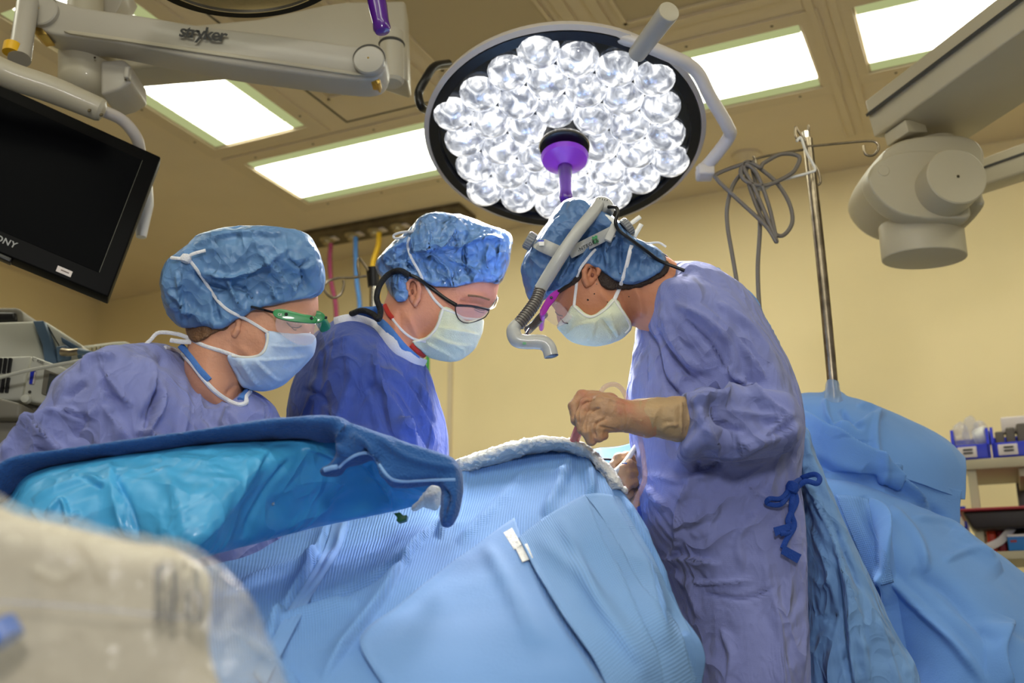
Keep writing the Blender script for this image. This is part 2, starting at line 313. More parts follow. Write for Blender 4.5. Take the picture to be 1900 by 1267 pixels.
def inter(comps, off, pts, Y, n=5, k=.006, soft=1, kk=.02):
    """the given bodies grown by off, kept only inside the outline"""
    W = np.array([P(x, y, Y) for x, y in cr(pts, n, True)])
    def f(X, Yg, Z):
        F = None
        for c in comps:
            g = c[0](X, Yg, Z)
            if F is None: F = g
            else: t = np.clip(.5+.5*(F-g)/kk, 0, 1); F = F*(1-t)+g*t-kk*t*(1-t)
        F = F-off; xs, ys, zs = X[:, 0, 0], Yg[0, :, 0], Z[0, 0, :]; h = xs[1]-xs[0]
        gx = np.arange(xs[0]-.05, xs[-1]+.05, h); gz = np.arange(zs[0]-.05, zs[-1]+.05, h); A, B = np.meshgrid(gx, gz, indexing='ij'); D2 = blur2(poly2(W[:, [0, 2]], A, B), soft)
        d = np.empty(F.shape, np.float32)
        for j, yy in enumerate(ys):                            # edge cut along the line of sight
            u = np.clip((xs*Y/yy-gx[0])/h, 0, len(gx)-1.001); v = np.clip(((zs-CAMZ)*Y/yy+CAMZ-gz[0])/h, 0, len(gz)-1.001); iu = u.astype(int); iv = v.astype(int); fu = (u-iu)[:, None]; fv = (v-iv)[None, :]
            d[:, j, :] = D2[np.ix_(iu, iv)]*(1-fu)*(1-fv)+D2[np.ix_(iu+1, iv)]*fu*(1-fv)+D2[np.ix_(iu, iv+1)]*(1-fu)*fv+D2[np.ix_(iu+1, iv+1)]*fu*fv
        d = d-k*.55
        t = np.clip(.5+.5*(d-F)/k, 0, 1); return F*(1-t)+d*t+k*t*(1-t)
    lo = W.min(0)-.03; hi = W.max(0)+.03; lo[1] = min(c[1][1] for c in comps)-off; hi[1] = max(c[2][1] for c in comps)+off
    return f, lo, hi
def surf(comps, h, k=.02, zmin=None, subtract=(), clip=None):
    lo = np.min([c[1] for c in comps], 0); hi = np.max([c[2] for c in comps], 0)
    if zmin is not None: lo[2] = max(lo[2], zmin)
    ax = [np.arange(lo[i]-2*h, hi[i]+2*h, h) for i in range(3)]
    X, Y, Z = [g.astype(np.float32) for g in np.meshgrid(*ax, indexing='ij')]; F = None
    for c in comps:
        g = c[0](X, Y, Z).astype(np.float32)
        if F is None: F = g
        else:
            t = np.clip(.5+.5*(F-g)/k, 0, 1); F = F*(1-t)+g*t-k*t*(1-t)
    for c in subtract: F = np.maximum(F, -c[0](X, Y, Z).astype(np.float32))
    if clip:
        Q = None
        for c in clip[0]: g = c[0](X, Y, Z); Q = g if Q is None else np.minimum(Q, g)
        F = np.where(Z > clip[2], np.maximum(F, Q+clip[1]), F).astype(np.float32)
    for a in range(3):                                     # close the border
        s = [slice(None)]*3; s[a] = 0; F[tuple(s)] = abs(h); s[a] = -1; F[tuple(s)] = abs(h)
    I = F < 0; nx, ny, nz = F.shape; S = sum(I[a:nx-1+a, b:ny-1+b, c:nz-1+c].astype(np.int8) for a in (0, 1) for b in (0, 1) for c in (0, 1))
    act = (S > 0) & (S < 8); idx = -np.ones(act.shape, np.int64); cells = np.argwhere(act); idx[act] = np.arange(len(cells))
    acc = np.zeros((len(cells), 3)); cnt = np.zeros(len(cells)); cs = [(a, b, c) for a in (0, 1) for b in (0, 1) for c in (0, 1)]
    vals = {o: F[cells[:, 0]+o[0], cells[:, 1]+o[1], cells[:, 2]+o[2]] for o in cs}
    for o in cs:
        for a in range(3):
            if o[a]: continue
            p = list(o); p[a] = 1; p = tuple(p); v0, v1 = vals[o], vals[p]; m = (v0 < 0) != (v1 < 0)
            t = np.where(m, v0/(v0-v1+1e-20), 0); pos = np.tile(np.array(o, float), (len(cells), 1)); pos[:, a] += t
            acc += pos*m[:, None]; cnt += m
    V = (cells+acc/cnt[:, None])*h+np.array([ax[0][0], ax[1][0], ax[2][0]]); Q = []
    for a in range(3):
        b, c = (a+1) % 3, (a+2) % 3; s0 = [slice(None)]*3; s1 = [slice(None)]*3; s0[a] = slice(0, -1); s1[a] = slice(1, None)
        for q in (b, c): s0[q] = slice(1, -1); s1[q] = slice(1, -1)
        A, B = I[tuple(s0)], I[tuple(s1)]; e = np.argwhere(A != B); fl = A[A != B]
        e[:, b] += 1; e[:, c] += 1; q = []
        for db, dc in ((0, 0), (1, 0), (1, 1), (0, 1)):
            g = e.copy(); g[:, b] -= db; g[:, c] -= dc; q.append(idx[g[:, 0], g[:, 1], g[:, 2]])
        q = np.stack(q, 1); q[~fl] = q[~fl][:, ::-1]; Q.append(q)
    Q = np.vstack(Q); a, b, c = V[Q[:, 0]], V[Q[:, 1]], V[Q[:, 2]]
    if np.einsum('ij,ij->i', a-V.mean(0), np.cross(b-a, c-a)).sum() < 0: Q = Q[:, ::-1]
    return V, Q
def normals(V, F):
    F = np.asarray(F); n = np.cross(V[F[:, 2]]-V[F[:, 0]], V[F[:, 3]]-V[F[:, 1]]); N = np.zeros_like(V)
    for i in range(4): np.add.at(N, F[:, i], n)
    return N/(np.linalg.norm(N, axis=1)[:, None]+1e-12)
def pdist(q, line):                                        # pixel distance and side to a polyline
    d = np.full(len(q), 1e9); sg = np.zeros(len(q)); tt = np.zeros(len(q)); L = np.r_[0, np.cumsum(np.linalg.norm(np.diff(line, axis=0), axis=1))]
    for i in range(len(line)-1):
        a, b = line[i], line[i+1]; e = b-a; w = q-a; t = np.clip((w@e)/(e@e+1e-9), 0, 1); r = w-t[:, None]*e; dd = np.hypot(r[:, 0], r[:, 1]); m = dd < d
        d[m] = dd[m]; sg[m] = np.sign(e[0]*w[m, 1]-e[1]*w[m, 0]); tt[m] = (L[i]+t[m]*(L[i+1]-L[i]))/L[-1]
    return d, sg, tt
def folds(V, N, lst, facing=True, k=1.0):
    """cloth folds: (points, width, height[, kind]) kind 0 ridge, 1 step (raised on the one side of the line, falling off slowly)"""
    q = PX(V); w = np.clip(-(N@np.array([0, 1, 0]))*1.6, 0, 1) if facing else 1; D = np.zeros(len(V))
    for f in lst:
        ln = cr([p[:2] for p in f[0]], 5); m = np.all((q > ln.min(0)-4*f[1]) & (q < ln.max(0)+4*f[1]), axis=1)
        if not m.any(): continue
        fw = f[1]*(.78 if facing else 1); d, s, t = pdist(q[m], ln); end = np.clip(np.minimum(t, 1-t)*6, 0, 1)**.7; kind = f[3] if len(f) > 3 else 0
        if kind == 0: g = np.exp(-(d/fw)**2)
        else: g = np.where(s > 0, np.exp(-(d/(fw*3))**1.5), np.exp(-(d/(fw*.35))**2))
        D[m] += f[2]*k*g*end
    return V+N*(D*w*FK)[:, None]
def shape(name, comps, h, m, parent, k=.02, fl=(), nz=(), zmin=None, subtract=(), label=None, fk=1.0):
    V, F = surf(comps, h, k, zmin, subtract); N = normals(V, F)
    for amp, sc, st, sd in nz: V = V+N*(amp*(ridged(V*np.array(sc), sd, st)-.6))[:, None]
    if fl: N = normals(V, F); V = folds(V, N, fl, k=fk)
    return mk(name, V, F, m, parent, label=label)
def patch(name, rows, m, parent, nu=140, nv=140, fl=(), nz=(), thick=.0015, label=None, uvs=1.0, clos=False):
    C = np.array([[P(*c) for c in r] for r in rows]); a = np.array([cr(r, max(2, nu//(len(r)-1))) for r in C])
    b = np.array([cr(a[:, j], max(2, nv//(len(rows)-1))) for j in range(a.shape[1])]).transpose(1, 0, 2); nr, nc = b.shape[:2]
    V = b.reshape(-1, 3); i = np.arange(nr*nc).reshape(nr, nc); F = np.stack([i[:-1, :-1], i[:-1, 1:], i[1:, 1:], i[1:, :-1]], -1).reshape(-1, 4)
    N = normals(V, F)
    if (N[:, 1].mean() > 0): F = F[:, ::-1]; N = -N
    U = np.r_[0, np.cumsum(np.linalg.norm(np.diff(b.mean(0), axis=0), axis=1))]; Vv = np.r_[0, np.cumsum(np.linalg.norm(np.diff(b.mean(1), axis=0), axis=1))]
    uv = np.stack(np.meshgrid(U, Vv), -1).reshape(-1, 2)*uvs
    for amp, sc, st, sd in nz: V = V+N*(amp*(ridged(V*np.array(sc), sd, st)-.6))[:, None]
    if fl: N = normals(V, F); V = folds(V, N, fl, facing=False)
    o = mk(name, V, F, m, parent, label=label, uv=uv); s = o.modifiers.new('thickness', 'SOLIDIFY'); s.thickness = thick; s.offset = 0
    return o
def path(px, Y=None): return [P(*(tuple(p)+((Y,) if len(p) == 2 else ()))) for p in px]
def ribbon(g, pts, w, t=.0012, up=(0, 1, 0), sm=5): return g.tube(pts, w, 8, sm, flat=t/w, up=up)
# ================================================================== ROOM
ZC = CAMZ+HC; U0, U1, V0, V1 = -5.42, 3.9, -1.2, 4.97
FIX = [('l1', -3.16, 2.27, -2.64, 3.48), ('l2', -3.14, 3.66, -1.95, 4.19), ('l3', -1.67, 3.59, -.48, 4.10), ('l4', -.29, 3.56, .90, 4.07),
       ('l5', -3.16, .88, -2.64, 2.09), ('l6', 1.08, 2.27, 1.60, 3.44), ('l7', -1.67, .10, -.48, .61), ('l8', 1.08, .88, 1.60, 2.09), ('l9', -.29, .10, .90, .61),
       ('l10', -1.67, -.95, -.48, -.44), ('l11', -.29, -.95, .90, -.44)]  # unseen pair behind the camera, added to brighten the fronts of people and drapes
def quadbox(name, u0, u1, v0, v1, z0, z1, m):
    g = G(); c = RM((u0+u1)/2, (v0+v1)/2, (z0+z1)/2); Rm = np.array([[CA, SA, 0], [-SA, CA, 0], [0, 0, 1]])
    g.box(c, (u1-u0, v1-v0, z1-z0), Rm); return g.build(name, m, struct=True, smooth=False)
RR = np.array([[CA, SA, 0], [-SA, CA, 0], [0, 0, 1]])
quadbox('floor', U0, U1, V0, V1, -.1, 0, M['floor'])
quadbox('wall_back', U0-.1, U1+.1, V1, V1+.1, 0, ZC, M['wall'])
quadbox('wall_left', U0-.1, U0, V0, V1, 0, ZC, M['wall'])
# ceiling: one slab with the fixture openings left out
us = sorted({U0, U1}|{f[i] for f in FIX for i in (1, 3)}); vs = sorted({V0, V1}|{f[i] for f in FIX for i in (2, 4)}); g = G()
for i in range(len(us)-1):
    for j in range(len(vs)-1):
        cu, cv = (us[i]+us[i+1])/2, (vs[j]+vs[j+1])/2
        if any(f[1] < cu < f[3] and f[2] < cv < f[4] for f in FIX): continue
        g.box(RM(cu, cv, ZC+.06), (us[i+1]-us[i], vs[j+1]-vs[j], .12), RR)
g.build('ceiling', M['ceil'], struct=True, smooth=False)
quadbox('trim_1', -.445, -.415, V0+2.2, 4.6, ZC-.012, ZC, M['frame']); quadbox('trim_2', -.365, -.335, V0+2.2, 4.6, ZC-.012, ZC, M['frame'])
quadbox('trim_3', -1.27, -1.23, 1.2, 3.52, ZC-.015, ZC, M['frame']); quadbox('trim_4', -1.16, -1.12, 1.2, 3.52, ZC-.015, ZC, M['frame'])
quadbox('trim_5', -1.9, 1.0, 3.36, 3.40, ZC-.012, ZC, M['frame']); quadbox('trim_6', -1.98, -1.94, 1.2, 3.50, ZC-.012, ZC, M['frame'])
quadbox('trim_7', -2.46, -2.453, 1.4, 3.52, ZC-.003, ZC, M['seam']); quadbox('trim_8', -2.46, -1.75, 3.52, 3.526, ZC-.003, ZC, M['seam'])
r = P(836, 740, 1)-np.array([0, 0, CAMZ]); t = V1/(r[0]*SA+r[1]*CA); qq = r*t; ut = qq[0]*CA-qq[1]*SA
quadbox('trim_9', ut-.014, ut+.014, V1-.012, V1, 0, CAMZ+r[2]*t+.22, M['frame'])
FL = {'l1': 'bright ceiling light panel above the grey spring arm, beside the monitor', 'l2': 'bright ceiling light panel just left of the big round lamp', 'l3': 'bright ceiling light panel just right of the big round lamp',
      'l4': 'bright ceiling light panel behind the thick boom beam, top right', 'l5': 'ceiling light panel over the left side near the camera', 'l6': 'ceiling light panel over the thick boom beam', 'l7': 'ceiling light panel overhead near the camera, left of its twin', 'l8': 'ceiling light panel near the camera on the boom side', 'l10': 'unseen ceiling light panel added behind the camera as front light, first of its pair', 'l11': 'unseen ceiling light panel added behind the camera as front light, second of its pair', 'l12': 'ceiling light panel overhead on the monitor side near the camera', 'l9': 'ceiling light panel overhead near the camera, right of its twin'}
for n, u0, v0, u1, v1 in FIX:
    c = RM((u0+u1)/2, (v0+v1)/2, ZC); t = thing('ceiling_light', FL[n], 'ceiling light', c, 'ceiling light panels'); a, b = u1-u0, v1-v0; g = G()
    w = .075
    for du, dv, su, sv in ((0, b/2+w/2, a+2*w, w), (0, -b/2-w/2, a+2*w, w), (a/2+w/2, 0, w, b), (-a/2-w/2, 0, w, b)): g.box(c+RR@np.array([du, dv, -.004]), (su, sv, .008), RR, .002)
    for du, dv, su, sv in ((0, b/2-.004, a, .006), (0, -b/2+.004, a, .006), (a/2-.004, 0, .006, b), (-a/2+.004, 0, .006, b)): g.box(c+RR@np.array([du, dv, .03]), (su, sv, .06), RR)
    g.build('frame', M['frame'], t, smooth=False)
    e = .07; g = G(); lu, lv = (a-2*e, b-.02) if b > a else (a-.02, b-2*e)
    g.box(c+RR@np.array([0, 0, .006]), (lu, lv, .01), RR).build('diffuser', M['diff'], t, smooth=False)
    g = G()
    for s in (-1, 1): g.box(c+RR@(np.array([s*(a/2-e/2-.005), 0, .006]) if b > a else np.array([0, s*(b/2-e/2-.005), .006])), (e, b-.02, .01) if b > a else (a-.02, e, .01), RR)
    g.build('diffuser_edge', M['diffedge'], t, smooth=False)
    for k in range(4):
        for s in (-1, 1):
            if b > a: p = c+RR@np.array([s*(a/2+.035), -b/2+b*(k+.3)/3.6, -.009])
            else: p = c+RR@np.array([-a/2+a*(k+.3)/3.6, s*(b/2+.035), -.009])
            if PX(p)[0] > -50 and PX(p)[0] < 1950 and PX(p)[1] > -50 and PX(p)[1] < 500 and n in ('l1', 'l2', 'l3', 'l4'): G().lathe([(.007, .002), (.005, -.001)], p, n=10).build('screw', M['screw'], t)
# perforated air panels
for nm, u0, u1, v0, v1, lb in (('a', -1.85, -1.32, 1.6, 3.30, 'perforated grey ceiling air panel above the big round lamp'), ('b', -2.4, -2.02, 1.6, 3.3, 'perforated ceiling air panel above the arm joint with the purple handle'),
                           ('c', -1.07, -.52, 1.6, 3.30, 'perforated ceiling air panel behind the grey lamp post')):
    c = RM((u0+u1)/2, (v0+v1)/2, ZC-.005); t = thing('air_diffuser', lb, 'ceiling vent', c); G().box(c, (u1-u0, v1-v0, .008), RR).build('perforated_panel', M['perf'], t, smooth=False)
    g = G()
    for du, dv, su, sv in ((0, 1, 1, 0), (0, -1, 1, 0), (1, 0, 0, 1), (-1, 0, 0, 1)): g.box(c+RR@np.array([du*(u1-u0)/2, dv*(v1-v0)/2, -.004]), ((u1-u0)*su+.015, (v1-v0)*sv+.015, .012), RR)
    g.build('frame', M['frame'], t, smooth=False)
# sprinkler / detector on the ceiling
c = PC(1385, 288); t = thing('smoke_detector', 'small round white detector on the ceiling above the coiled cables', 'smoke detector', c)
G().lathe([(.07, 0), (.07, -.012), (.05, -.02), (.035, -.035), (.02, -.037)], c, n=32).build('housing', M['frame'], t); G().lathe([(.012, -.037), (.010, -.06)], c, n=12).build('sensor', M['screw'], t)
# medical gas rail with hoses
ra = PC(545, 447); rb = PC(868, 388); t = thing('gas_outlet_rail', 'long dark gas outlet rail on the ceiling above the surgeons', 'gas rail', (ra+rb)/2)
d = (rb-ra)/np.linalg.norm(rb-ra); nrm = np.array([-d[1], d[0], 0]); Rg = np.stack([d, nrm, [0, 0, 1]], 1); L_ = np.linalg.norm(rb-ra)
G().box((ra+rb)/2+[0, 0, -.012], (L_, .2, .03), Rg, .004).build('rail', M['railm'], t)
hosex = [(612, M['plum'], 'plum'), (660, M['bluehose'], 'blue'), (703, M['yelhose'], 'yellow'), (745, None, ''), (790, None, ''), (838, None, '')]
for px_, hm, nm in hosex:
    f = (px_-545)/(868-545); c = ra+(rb-ra)*f+[0, 0, -.027]+nrm*0.0
    o = G().lathe([(.045, 0), (.045, -.006), (.03, -.012), (.028, -.03), (.018, -.034)], c, n=24).build('outlet', M['outlet'], t)
    G().box(c+d*.05+[0, 0, -.004], (.03, .05, .008), Rg).build('gas_plate', M['label'], t)
def hose(px, Y0, m, r, lb): return tag(G().tube(path(px, Y0), r, 10, 6).build('gas_hose', m), lb, 'hose', 'coloured gas hoses')
yr = float((ra+(rb-ra)*.3)[1])
hose([(614, 452), (612, 480), (614, 520), (622, 560), (624, 600), (620, 660), (618, 760)], yr-.05, M['plum'], .013, 'plum gas hose hanging from the ceiling rail behind the green-visor person')
hose([(660, 440), (660, 470), (662, 520), (667, 560), (669, 610), (672, 760)], yr-.1, M['bluehose'], .013, 'blue gas hose hanging from the ceiling rail between two surgeons')
hose([(703, 432), (702, 455), (694, 480), (692, 500), (700, 540), (702, 700)], yr-.15, M['yelhose'], .014, 'yellow gas hose hanging from the ceiling rail above a black clamp')
hose([(776, 420), (780, 520), (788, 600), (793, 650), (794, 700), (796, 800)], yr-.3, M['grnhose'], .010, 'green gas hose seen below the green mask of the middle surgeon')
# ================================================================== BIG ROUND SURGICAL LAMP
LC = P(1047, 252, 2.42); nv = np.array([-.02, -.30, -.955]); nv /= np.linalg.norm(nv)
ex = np.array([1, 0, 0.])-nv*nv[0]; ex = ex+np.array([0, 0, -.04]); ex -= nv*(ex@nv); ex /= np.linalg.norm(ex); ey = np.cross(nv, ex)
if ey[2] < 0: ey = -ey
if ey[1] < 0: ey = -ey
LR = .352
t = thing('surgical_lamp', 'large round lit surgical lamp with many led lenses above the surgeons', 'surgical light', LC)
G().lathe([(.02, -.13), (.12, -.12), (.24, -.085), (.32, -.045), (LR, -.012), (LR+.004, .004), (LR-.008, .010), (LR-.010, .006), (LR-.03, -.008), (.01, -.008)], LC, nv, 96).build('housing', M['rim'], t)
G().lathe([(LR-.010, -.004), (LR-.010, .012), (LR-.034, .014), (LR-.036, .002), (LR-.036, -.004)], LC, nv, 96).build('black_gasket', M['dark'], t)
G().lathe([(.01, .001), (LR-.03, .001), (LR-.03, -.004)], LC, nv, 64).build('lens_bed', M['lens_bed'], t)
def dome(c, ax, r, n=18, mrow=9):
    V = []; uvv = []; e = ex; f = ey
    for i in range(mrow+1):
        a = PI/2*i/mrow
        for k in range(n): b = 2*PI*k/n; V.append(c+ax*(r*.86*math.cos(a))+r*math.sin(a)*(math.cos(b)*e+math.sin(b)*f)); uvv.append((a*math.cos(b)*.9, a*math.sin(b)*.9))
    F = [(i*n+k, i*n+(k+1) % n, (i+1)*n+(k+1) % n, (i+1)*n+k) for i in range(mrow) for k in range(n)]; return np.array(V), F, np.array(uvv)
sp_ = .0965; k = 0; cen = []
for i in range(-5, 6):
    for j in range(-5, 6):
        x = (i+j*.5)*sp_; y = j*sp_*.866; ca, sa = math.cos(.26), math.sin(.26); x, y = x*ca-y*sa, x*sa+y*ca
        rr = math.hypot(x, y)
        if .075 < rr < .296: cen.append((x, y))
for x, y in cen:
    c = LC+ex*x+ey*y+nv*.001; V, F, u = dome(c, nv, .051)
    o = mk('led_lens', V, F, M['lens'], t, uv=u)
    g = G()
    for a in (0, 2.1, 4.2): g.lathe([(.0075, .0), (.005, .003), (.001, .004)], c+nv*.033+ex*.017*math.cos(a)+ey*(.017*math.sin(a)+.006), nv, 8)
    mk('led', np.vstack(g.V), g.F, M['led'], o)
G().lathe([(.062, 0), (.062, .046), (.056, .05), (.001, .05)], LC+nv*.001, nv, 40).build('hub', M['dark'], t)
G().lathe([(.0625, .034), (.0645, .036), (.0645, .040), (.0625, .042)], LC+nv*.001, nv, 40).build('hub_ring', M['chrome'], t)
hd = np.array([0.0, -.24, -.97]); hd /= np.linalg.norm(hd)
hc = LC+nv*.052
fl_ = G().lathe([(.014, .03), (.02, .034), (.04, .022), (.056, .012), (.060, .0), (.058, .0), (.04, .016), (.016, .026)], hc+hd*.02, hd, 48).build('handle_flange', M['purple_t'], t)
G().lathe([(.017, 0), (.018, .03), (.0165, .05), (.0155, .10), (.017, .118), (.015, .126), (.006, .13)], hc+hd*.03, hd, 28).build('handle', M['purple'], t)
# black side grip and grey yoke
G().tube(path([(832, 118, 2.50), (806, 124, 2.44), (790, 146, 2.42), (777, 172, 2.42), (781, 196, 2.42), (792, 204, 2.46)]), .0115, 12, 8).build('side_grip', M['dark'], t)
G().tube(path([(862, 118, 2.22), (925, 82, 2.16), (1040, 60, 2.13), (1150, 70, 2.12), (1240, 102, 2.13), (1290, 130, 2.16), (1318, 180, 2.20), (1350, 235, 2.25), (1352, 255, 2.28), (1318, 300, 2.33), (1300, 318, 2.36)]), .0155, 16, 10).build('yoke', M['rim'], t)
G().box(P(1308, 320, 2.35), (.04, .05, .03), bev=.006).build('yoke_block', M['rim'], t)
post = G().tube(path([(1182, 100, 2.02), (1241, 22, 1.86)]), [.0195, .0222], 32, 1); post.build('post', M['arm'], t)
a, b = P(1192, 87, 1.993), P(1194, 84.5, 1.988); G().tube([a, b], .0203, 32, 1).build('post_seam', M['seam'], t)
b = P(1241, 22, 1.86); dd = b-P(1182, 100, 2.02); dd /= np.linalg.norm(dd); G().lathe([(.0222, 0), (.0212, .002), (.019, .0025), (.001, .0025)], b, dd, 32).build('post_cap', M['arm2'], t)
light('AREA', tuple(LC+nv*.14), tuple(P(1060, 815, 1.92)), 15, .5, (1, .985, .97), spread=math.radians(75))
# ------------------------------------------------------------------ second lamp, top edge, with purple handle
L2 = P(560, -190, 1.72); n2 = np.array([.05, -.15, -.99]); n2 /= np.linalg.norm(n2); 
t = thing('surgical_lamp', 'second surgical lamp with dark glossy rim, cut off by the top edge', 'surgical light', L2)
L2c = P(452, -72, 1.85); n2 = np.array([.12, .10, -.985]); n2 /= np.linalg.norm(n2); r2 = .218
G().lathe([(.02, -.09), (r2*.8, -.06), (r2, -.01), (r2, .006), (r2-.006, .012), (r2-.030, .012), (r2-.032, .004), (r2-.04, -.006), (.01, -.006)], L2c, n2, 80).build('housing', M['bezel'], t)
G().lathe([(.005, .004), (r2-.030, .004), (r2-.030, -.004)], L2c, n2, 60).build('glass', mat('dim_lamp_glass', (40, 37, 26), .08, bump=(9, .8), spec=.5), t)
G().lathe([(r2-.029, .010), (r2-.029, .0135), (r2-.032, .0135), (r2-.032, .010)], L2c, n2, 80).build('rim_ring', M['chrome'], t)
t = thing('lamp_handle', 'dark purple sterile lamp handle hanging from the top edge', 'lamp handle', P(700, -40, 1.8))
hb = P(693, -30, 1.8); he = P(710, 60, 1.8); ax_ = (he-hb)/np.linalg.norm(he-hb); l_ = np.linalg.norm(he-hb)
G().lathe([(.018, 0), (.0185, l_*.5), (.0165, l_*.8), (.0175, l_*.93), (.014, l_*.99), (.004, l_*1.01)], hb, ax_, 32).build('grip', M['purple'], t)
G().lathe([(.0, -.012), (.05, -.01), (.052, 0), (.02, .006), (.018, .01)], hb, ax_, 40).build('flange', M['purple_t'], t)
# ================================================================== LEFT CEILING ARM WITH SPRING ARM
def slabprism(px, Y, dep, bev=.006, curve=0):
    q = cr(px, curve, True) if curve else px
    return G().prism([P(x, y, Y) for x, y in q], (0, dep, 0), bev)
t = thing('extension_boom', 'beige grey horizontal lamp arm with round column behind the spring arm', 'equipment arm', P(175, 120, 2.3))
slabprism([(150, 62), (330, 48), (480, 34), (600, 8), (640, 2), (752, 0), (757, 150), (700, 132), (560, 122), (412, 113), (242, 127), (150, 150)], 2.44, .10, .01).build('beam', M['arm2'], t)
G().tube([P(160, 130, 2.36), P(157, -80, 2.36)], .044, 40, 1).build('column', M['arm2'], t)
slabprism([(200, -20), (238, -20), (214, 26), (170, 26)], 2.5, .08, .004).build('bracket', M['arm'], t)
G().tube([P(161, 100, 2.33), P(161, 152, 2.33)], .0665, 48, 1).build('collar', M['arm2'], t)
G().lathe([(.0665, 0), (.0665, .012), (.055, .034), (.03, .046), (.005, .048)], P(161, 152, 2.33), (0, -.12, -1), 48).build('collar_cap', M['arm2'], t)
slabprism([(186, 112), (228, 109), (243, 122), (243, 152), (222, 165), (186, 176)], 2.27, .12, .008).build('junction_box', M['arm'], t)
G().box(P(237, 137, 2.262), (.012, .02, .03), bev=.003).build('cover_plate', M['arm'], t)
for x, y in ((176, 107), (233, 148)): G().lathe([(.003, 0), (.002, .002)], P(x, y, 2.262), (0, -1, 0), 10).build('screw', M['screw'], t)
G().tube([P(727, 62, 2.37), P(727, 150, 2.37)], .031, 40, 1).build('joint_barrel', M['arm2'], t)
G().lathe([(.031, 0), (.026, .008), (.003, .01)], P(727, 150, 2.37), (0, 0, -1), 40).build('joint_cap', M['arm2'], t)
G().lathe([(.032, 0), (.034, .004), (.032, .008)], P(727, 80, 2.37), (0, 0, -1), 40).build('joint_ring', M['seam'], t)
# spring arm
t = thing('spring_arm', 'long grey white spring arm with black maker lettering, top left', 'equipment arm', P(380, 80, 2.2))
slabprism([(70, -12), (110, 0), (160, 14), (260, 28), (380, 48), (500, 62), (600, 76), (660, 84), (700, 82), (716, 100), (712, 130), (690, 147), (640, 146), (540, 134), (420, 118), (300, 96), (200, 76), (120, 66), (88, 60), (60, 40)], 2.20, .085, .008, 3).build('arm_shell', M['arm'], t)
slabprism([(130, 56), (230, 70), (380, 92), (520, 112), (660, 134), (658, 139), (520, 119), (380, 99), (230, 76), (130, 62)], 2.194, .01, .001, 2).build('lower_moulding', M['arm2'], t)
def disc(x, y, Y, r, m, nm, par, th=.014): 
    c = P(x, y, Y); G().lathe([(r, -th), (r, -.003), (r-.003, 0), (.001, 0)], c, (0, -1, 0), 48).build(nm, m, par)
disc(75, 18, 2.185, .0395, M['arm'], 'pivot_cover', t, .03); G().lathe([(.041, 0), (.041, .004)], P(75, 18, 2.198), (0, -1, 0), 48).build('pivot_ring', M['seam'], t)
disc(684, 110, 2.185, .037, M['arm'], 'pivot_cover', t, .03); G().lathe([(.0385, 0), (.0385, .004)], P(685, 110, 2.198), (0, -1, 0), 48).build('pivot_ring', M['seam'], t)
for x, y in ((71, 15), (683, 107)): G().lathe([(.0025, 0), (.001, .001)], P(x, y, 2.184), (0, -1, 0), 10).build('screw', M['brass'], t)
slabprism([(60, 48), (78, 52), (88, 64), (70, 66), (60, 58)], 2.2, .05, .002).build('brass_stop', M['brass'], t)
slabprism([(672, 142), (698, 142), (706, 148), (702, 158), (696, 152), (674, 150)], 2.21, .04, .002).build('brass_stop', M['brass'], t)
ea = P(420, 72, 2.19)-P(332, 62, 2.19); text('stryker', M['black'], t, P(331, 67, 2.192), ea, (0, 0, 1), .046, .0003, font_w=.86, shear=0, off=.0009, label='bold black lettering')
# monitor yoke and tube
t = thing('monitor_hanger', 'pale enamel hanger tube along the top of the tilted monitor', 'equipment arm', P(80, 150, 2.14))
G().tube([P(52, 2, 2.17), P(36, 110, 2.12)], [.024, .025], 32, 1).build('drop_post', M['arm'], t)
G().tube([P(23, 82, 2.105), P(20, 98, 2.103)], .0185, 24, 1).build('yellow_label', M['yellow'], t)
G().tube(path([(-120, 66, 1.98), (0, 132, 2.04), (100, 168, 2.09), (184, 203, 2.13)]), [.031, .030, .030, .027], 32, 6).build('tube', M['arm2'], t)
G().lathe([(.027, 0), (.024, .008), (.012, .013), (.002, .014)], P(184, 203, 2.13), P(184, 203, 2.13)-P(100, 168, 2.09), 32).build('tube_end', M['arm2'], t)
for x, y in ((166, 205), (188, 213)): G().lathe([(.0045, 0), (.003, .002)], P(x, y, 2.098), (0, -1, 0), 12).build('screw', M['screw'], t)
G().tube(path([(186, 204, 2.18), (222, 220, 2.22), (246, 244, 2.25), (258, 272, 2.28), (262, 330, 2.34)]), .014, 16, 6).build('bent_tube', M['rim'], t)
G().tube(path([(266, 330, 2.36), (266, 380, 2.36), (262, 440, 2.36)]), [.02, .024, .012], 16, 4).build('handle', M['white'], t)
# ------------------------------------------------------------------ monitor
TL, TR, BR = P(-330, 6, 2.02), P(299, 291, 2.26), P(201, 551, 2.20); e1 = TR-TL; w_ = np.linalg.norm(e1); e1 /= w_; e2 = TR-BR; h_ = np.linalg.norm(e2); e2 -= e1*(e1@e2); e2 /= np.linalg.norm(e2); e3 = np.cross(e1, e2)
e2 = (TR-BR)/h_; BL = TL+(BR-TR)*1.02
t = thing('monitor', 'large black flat screen monitor tilted under the hanger tube, upper left', 'monitor', (TL+TR+BR+BL)/4)
nb = np.cross(e1, e2); nb = nb/np.linalg.norm(nb)
if nb[1] < 0: nb = -nb
G().prism([TL, TR, BR, BL], nb*.045, .004).build('bezel', M['bezel'], t)
def on(u, v, o=0): return BR-e1*u+e2*v-nb*o
G().prism([on(.036, .045), on(.036, h_-.03), on(w_-.04, h_-.03), on(w_-.04, .045)], -nb*.0012).build('screen', M['screen'], t, smooth=False)
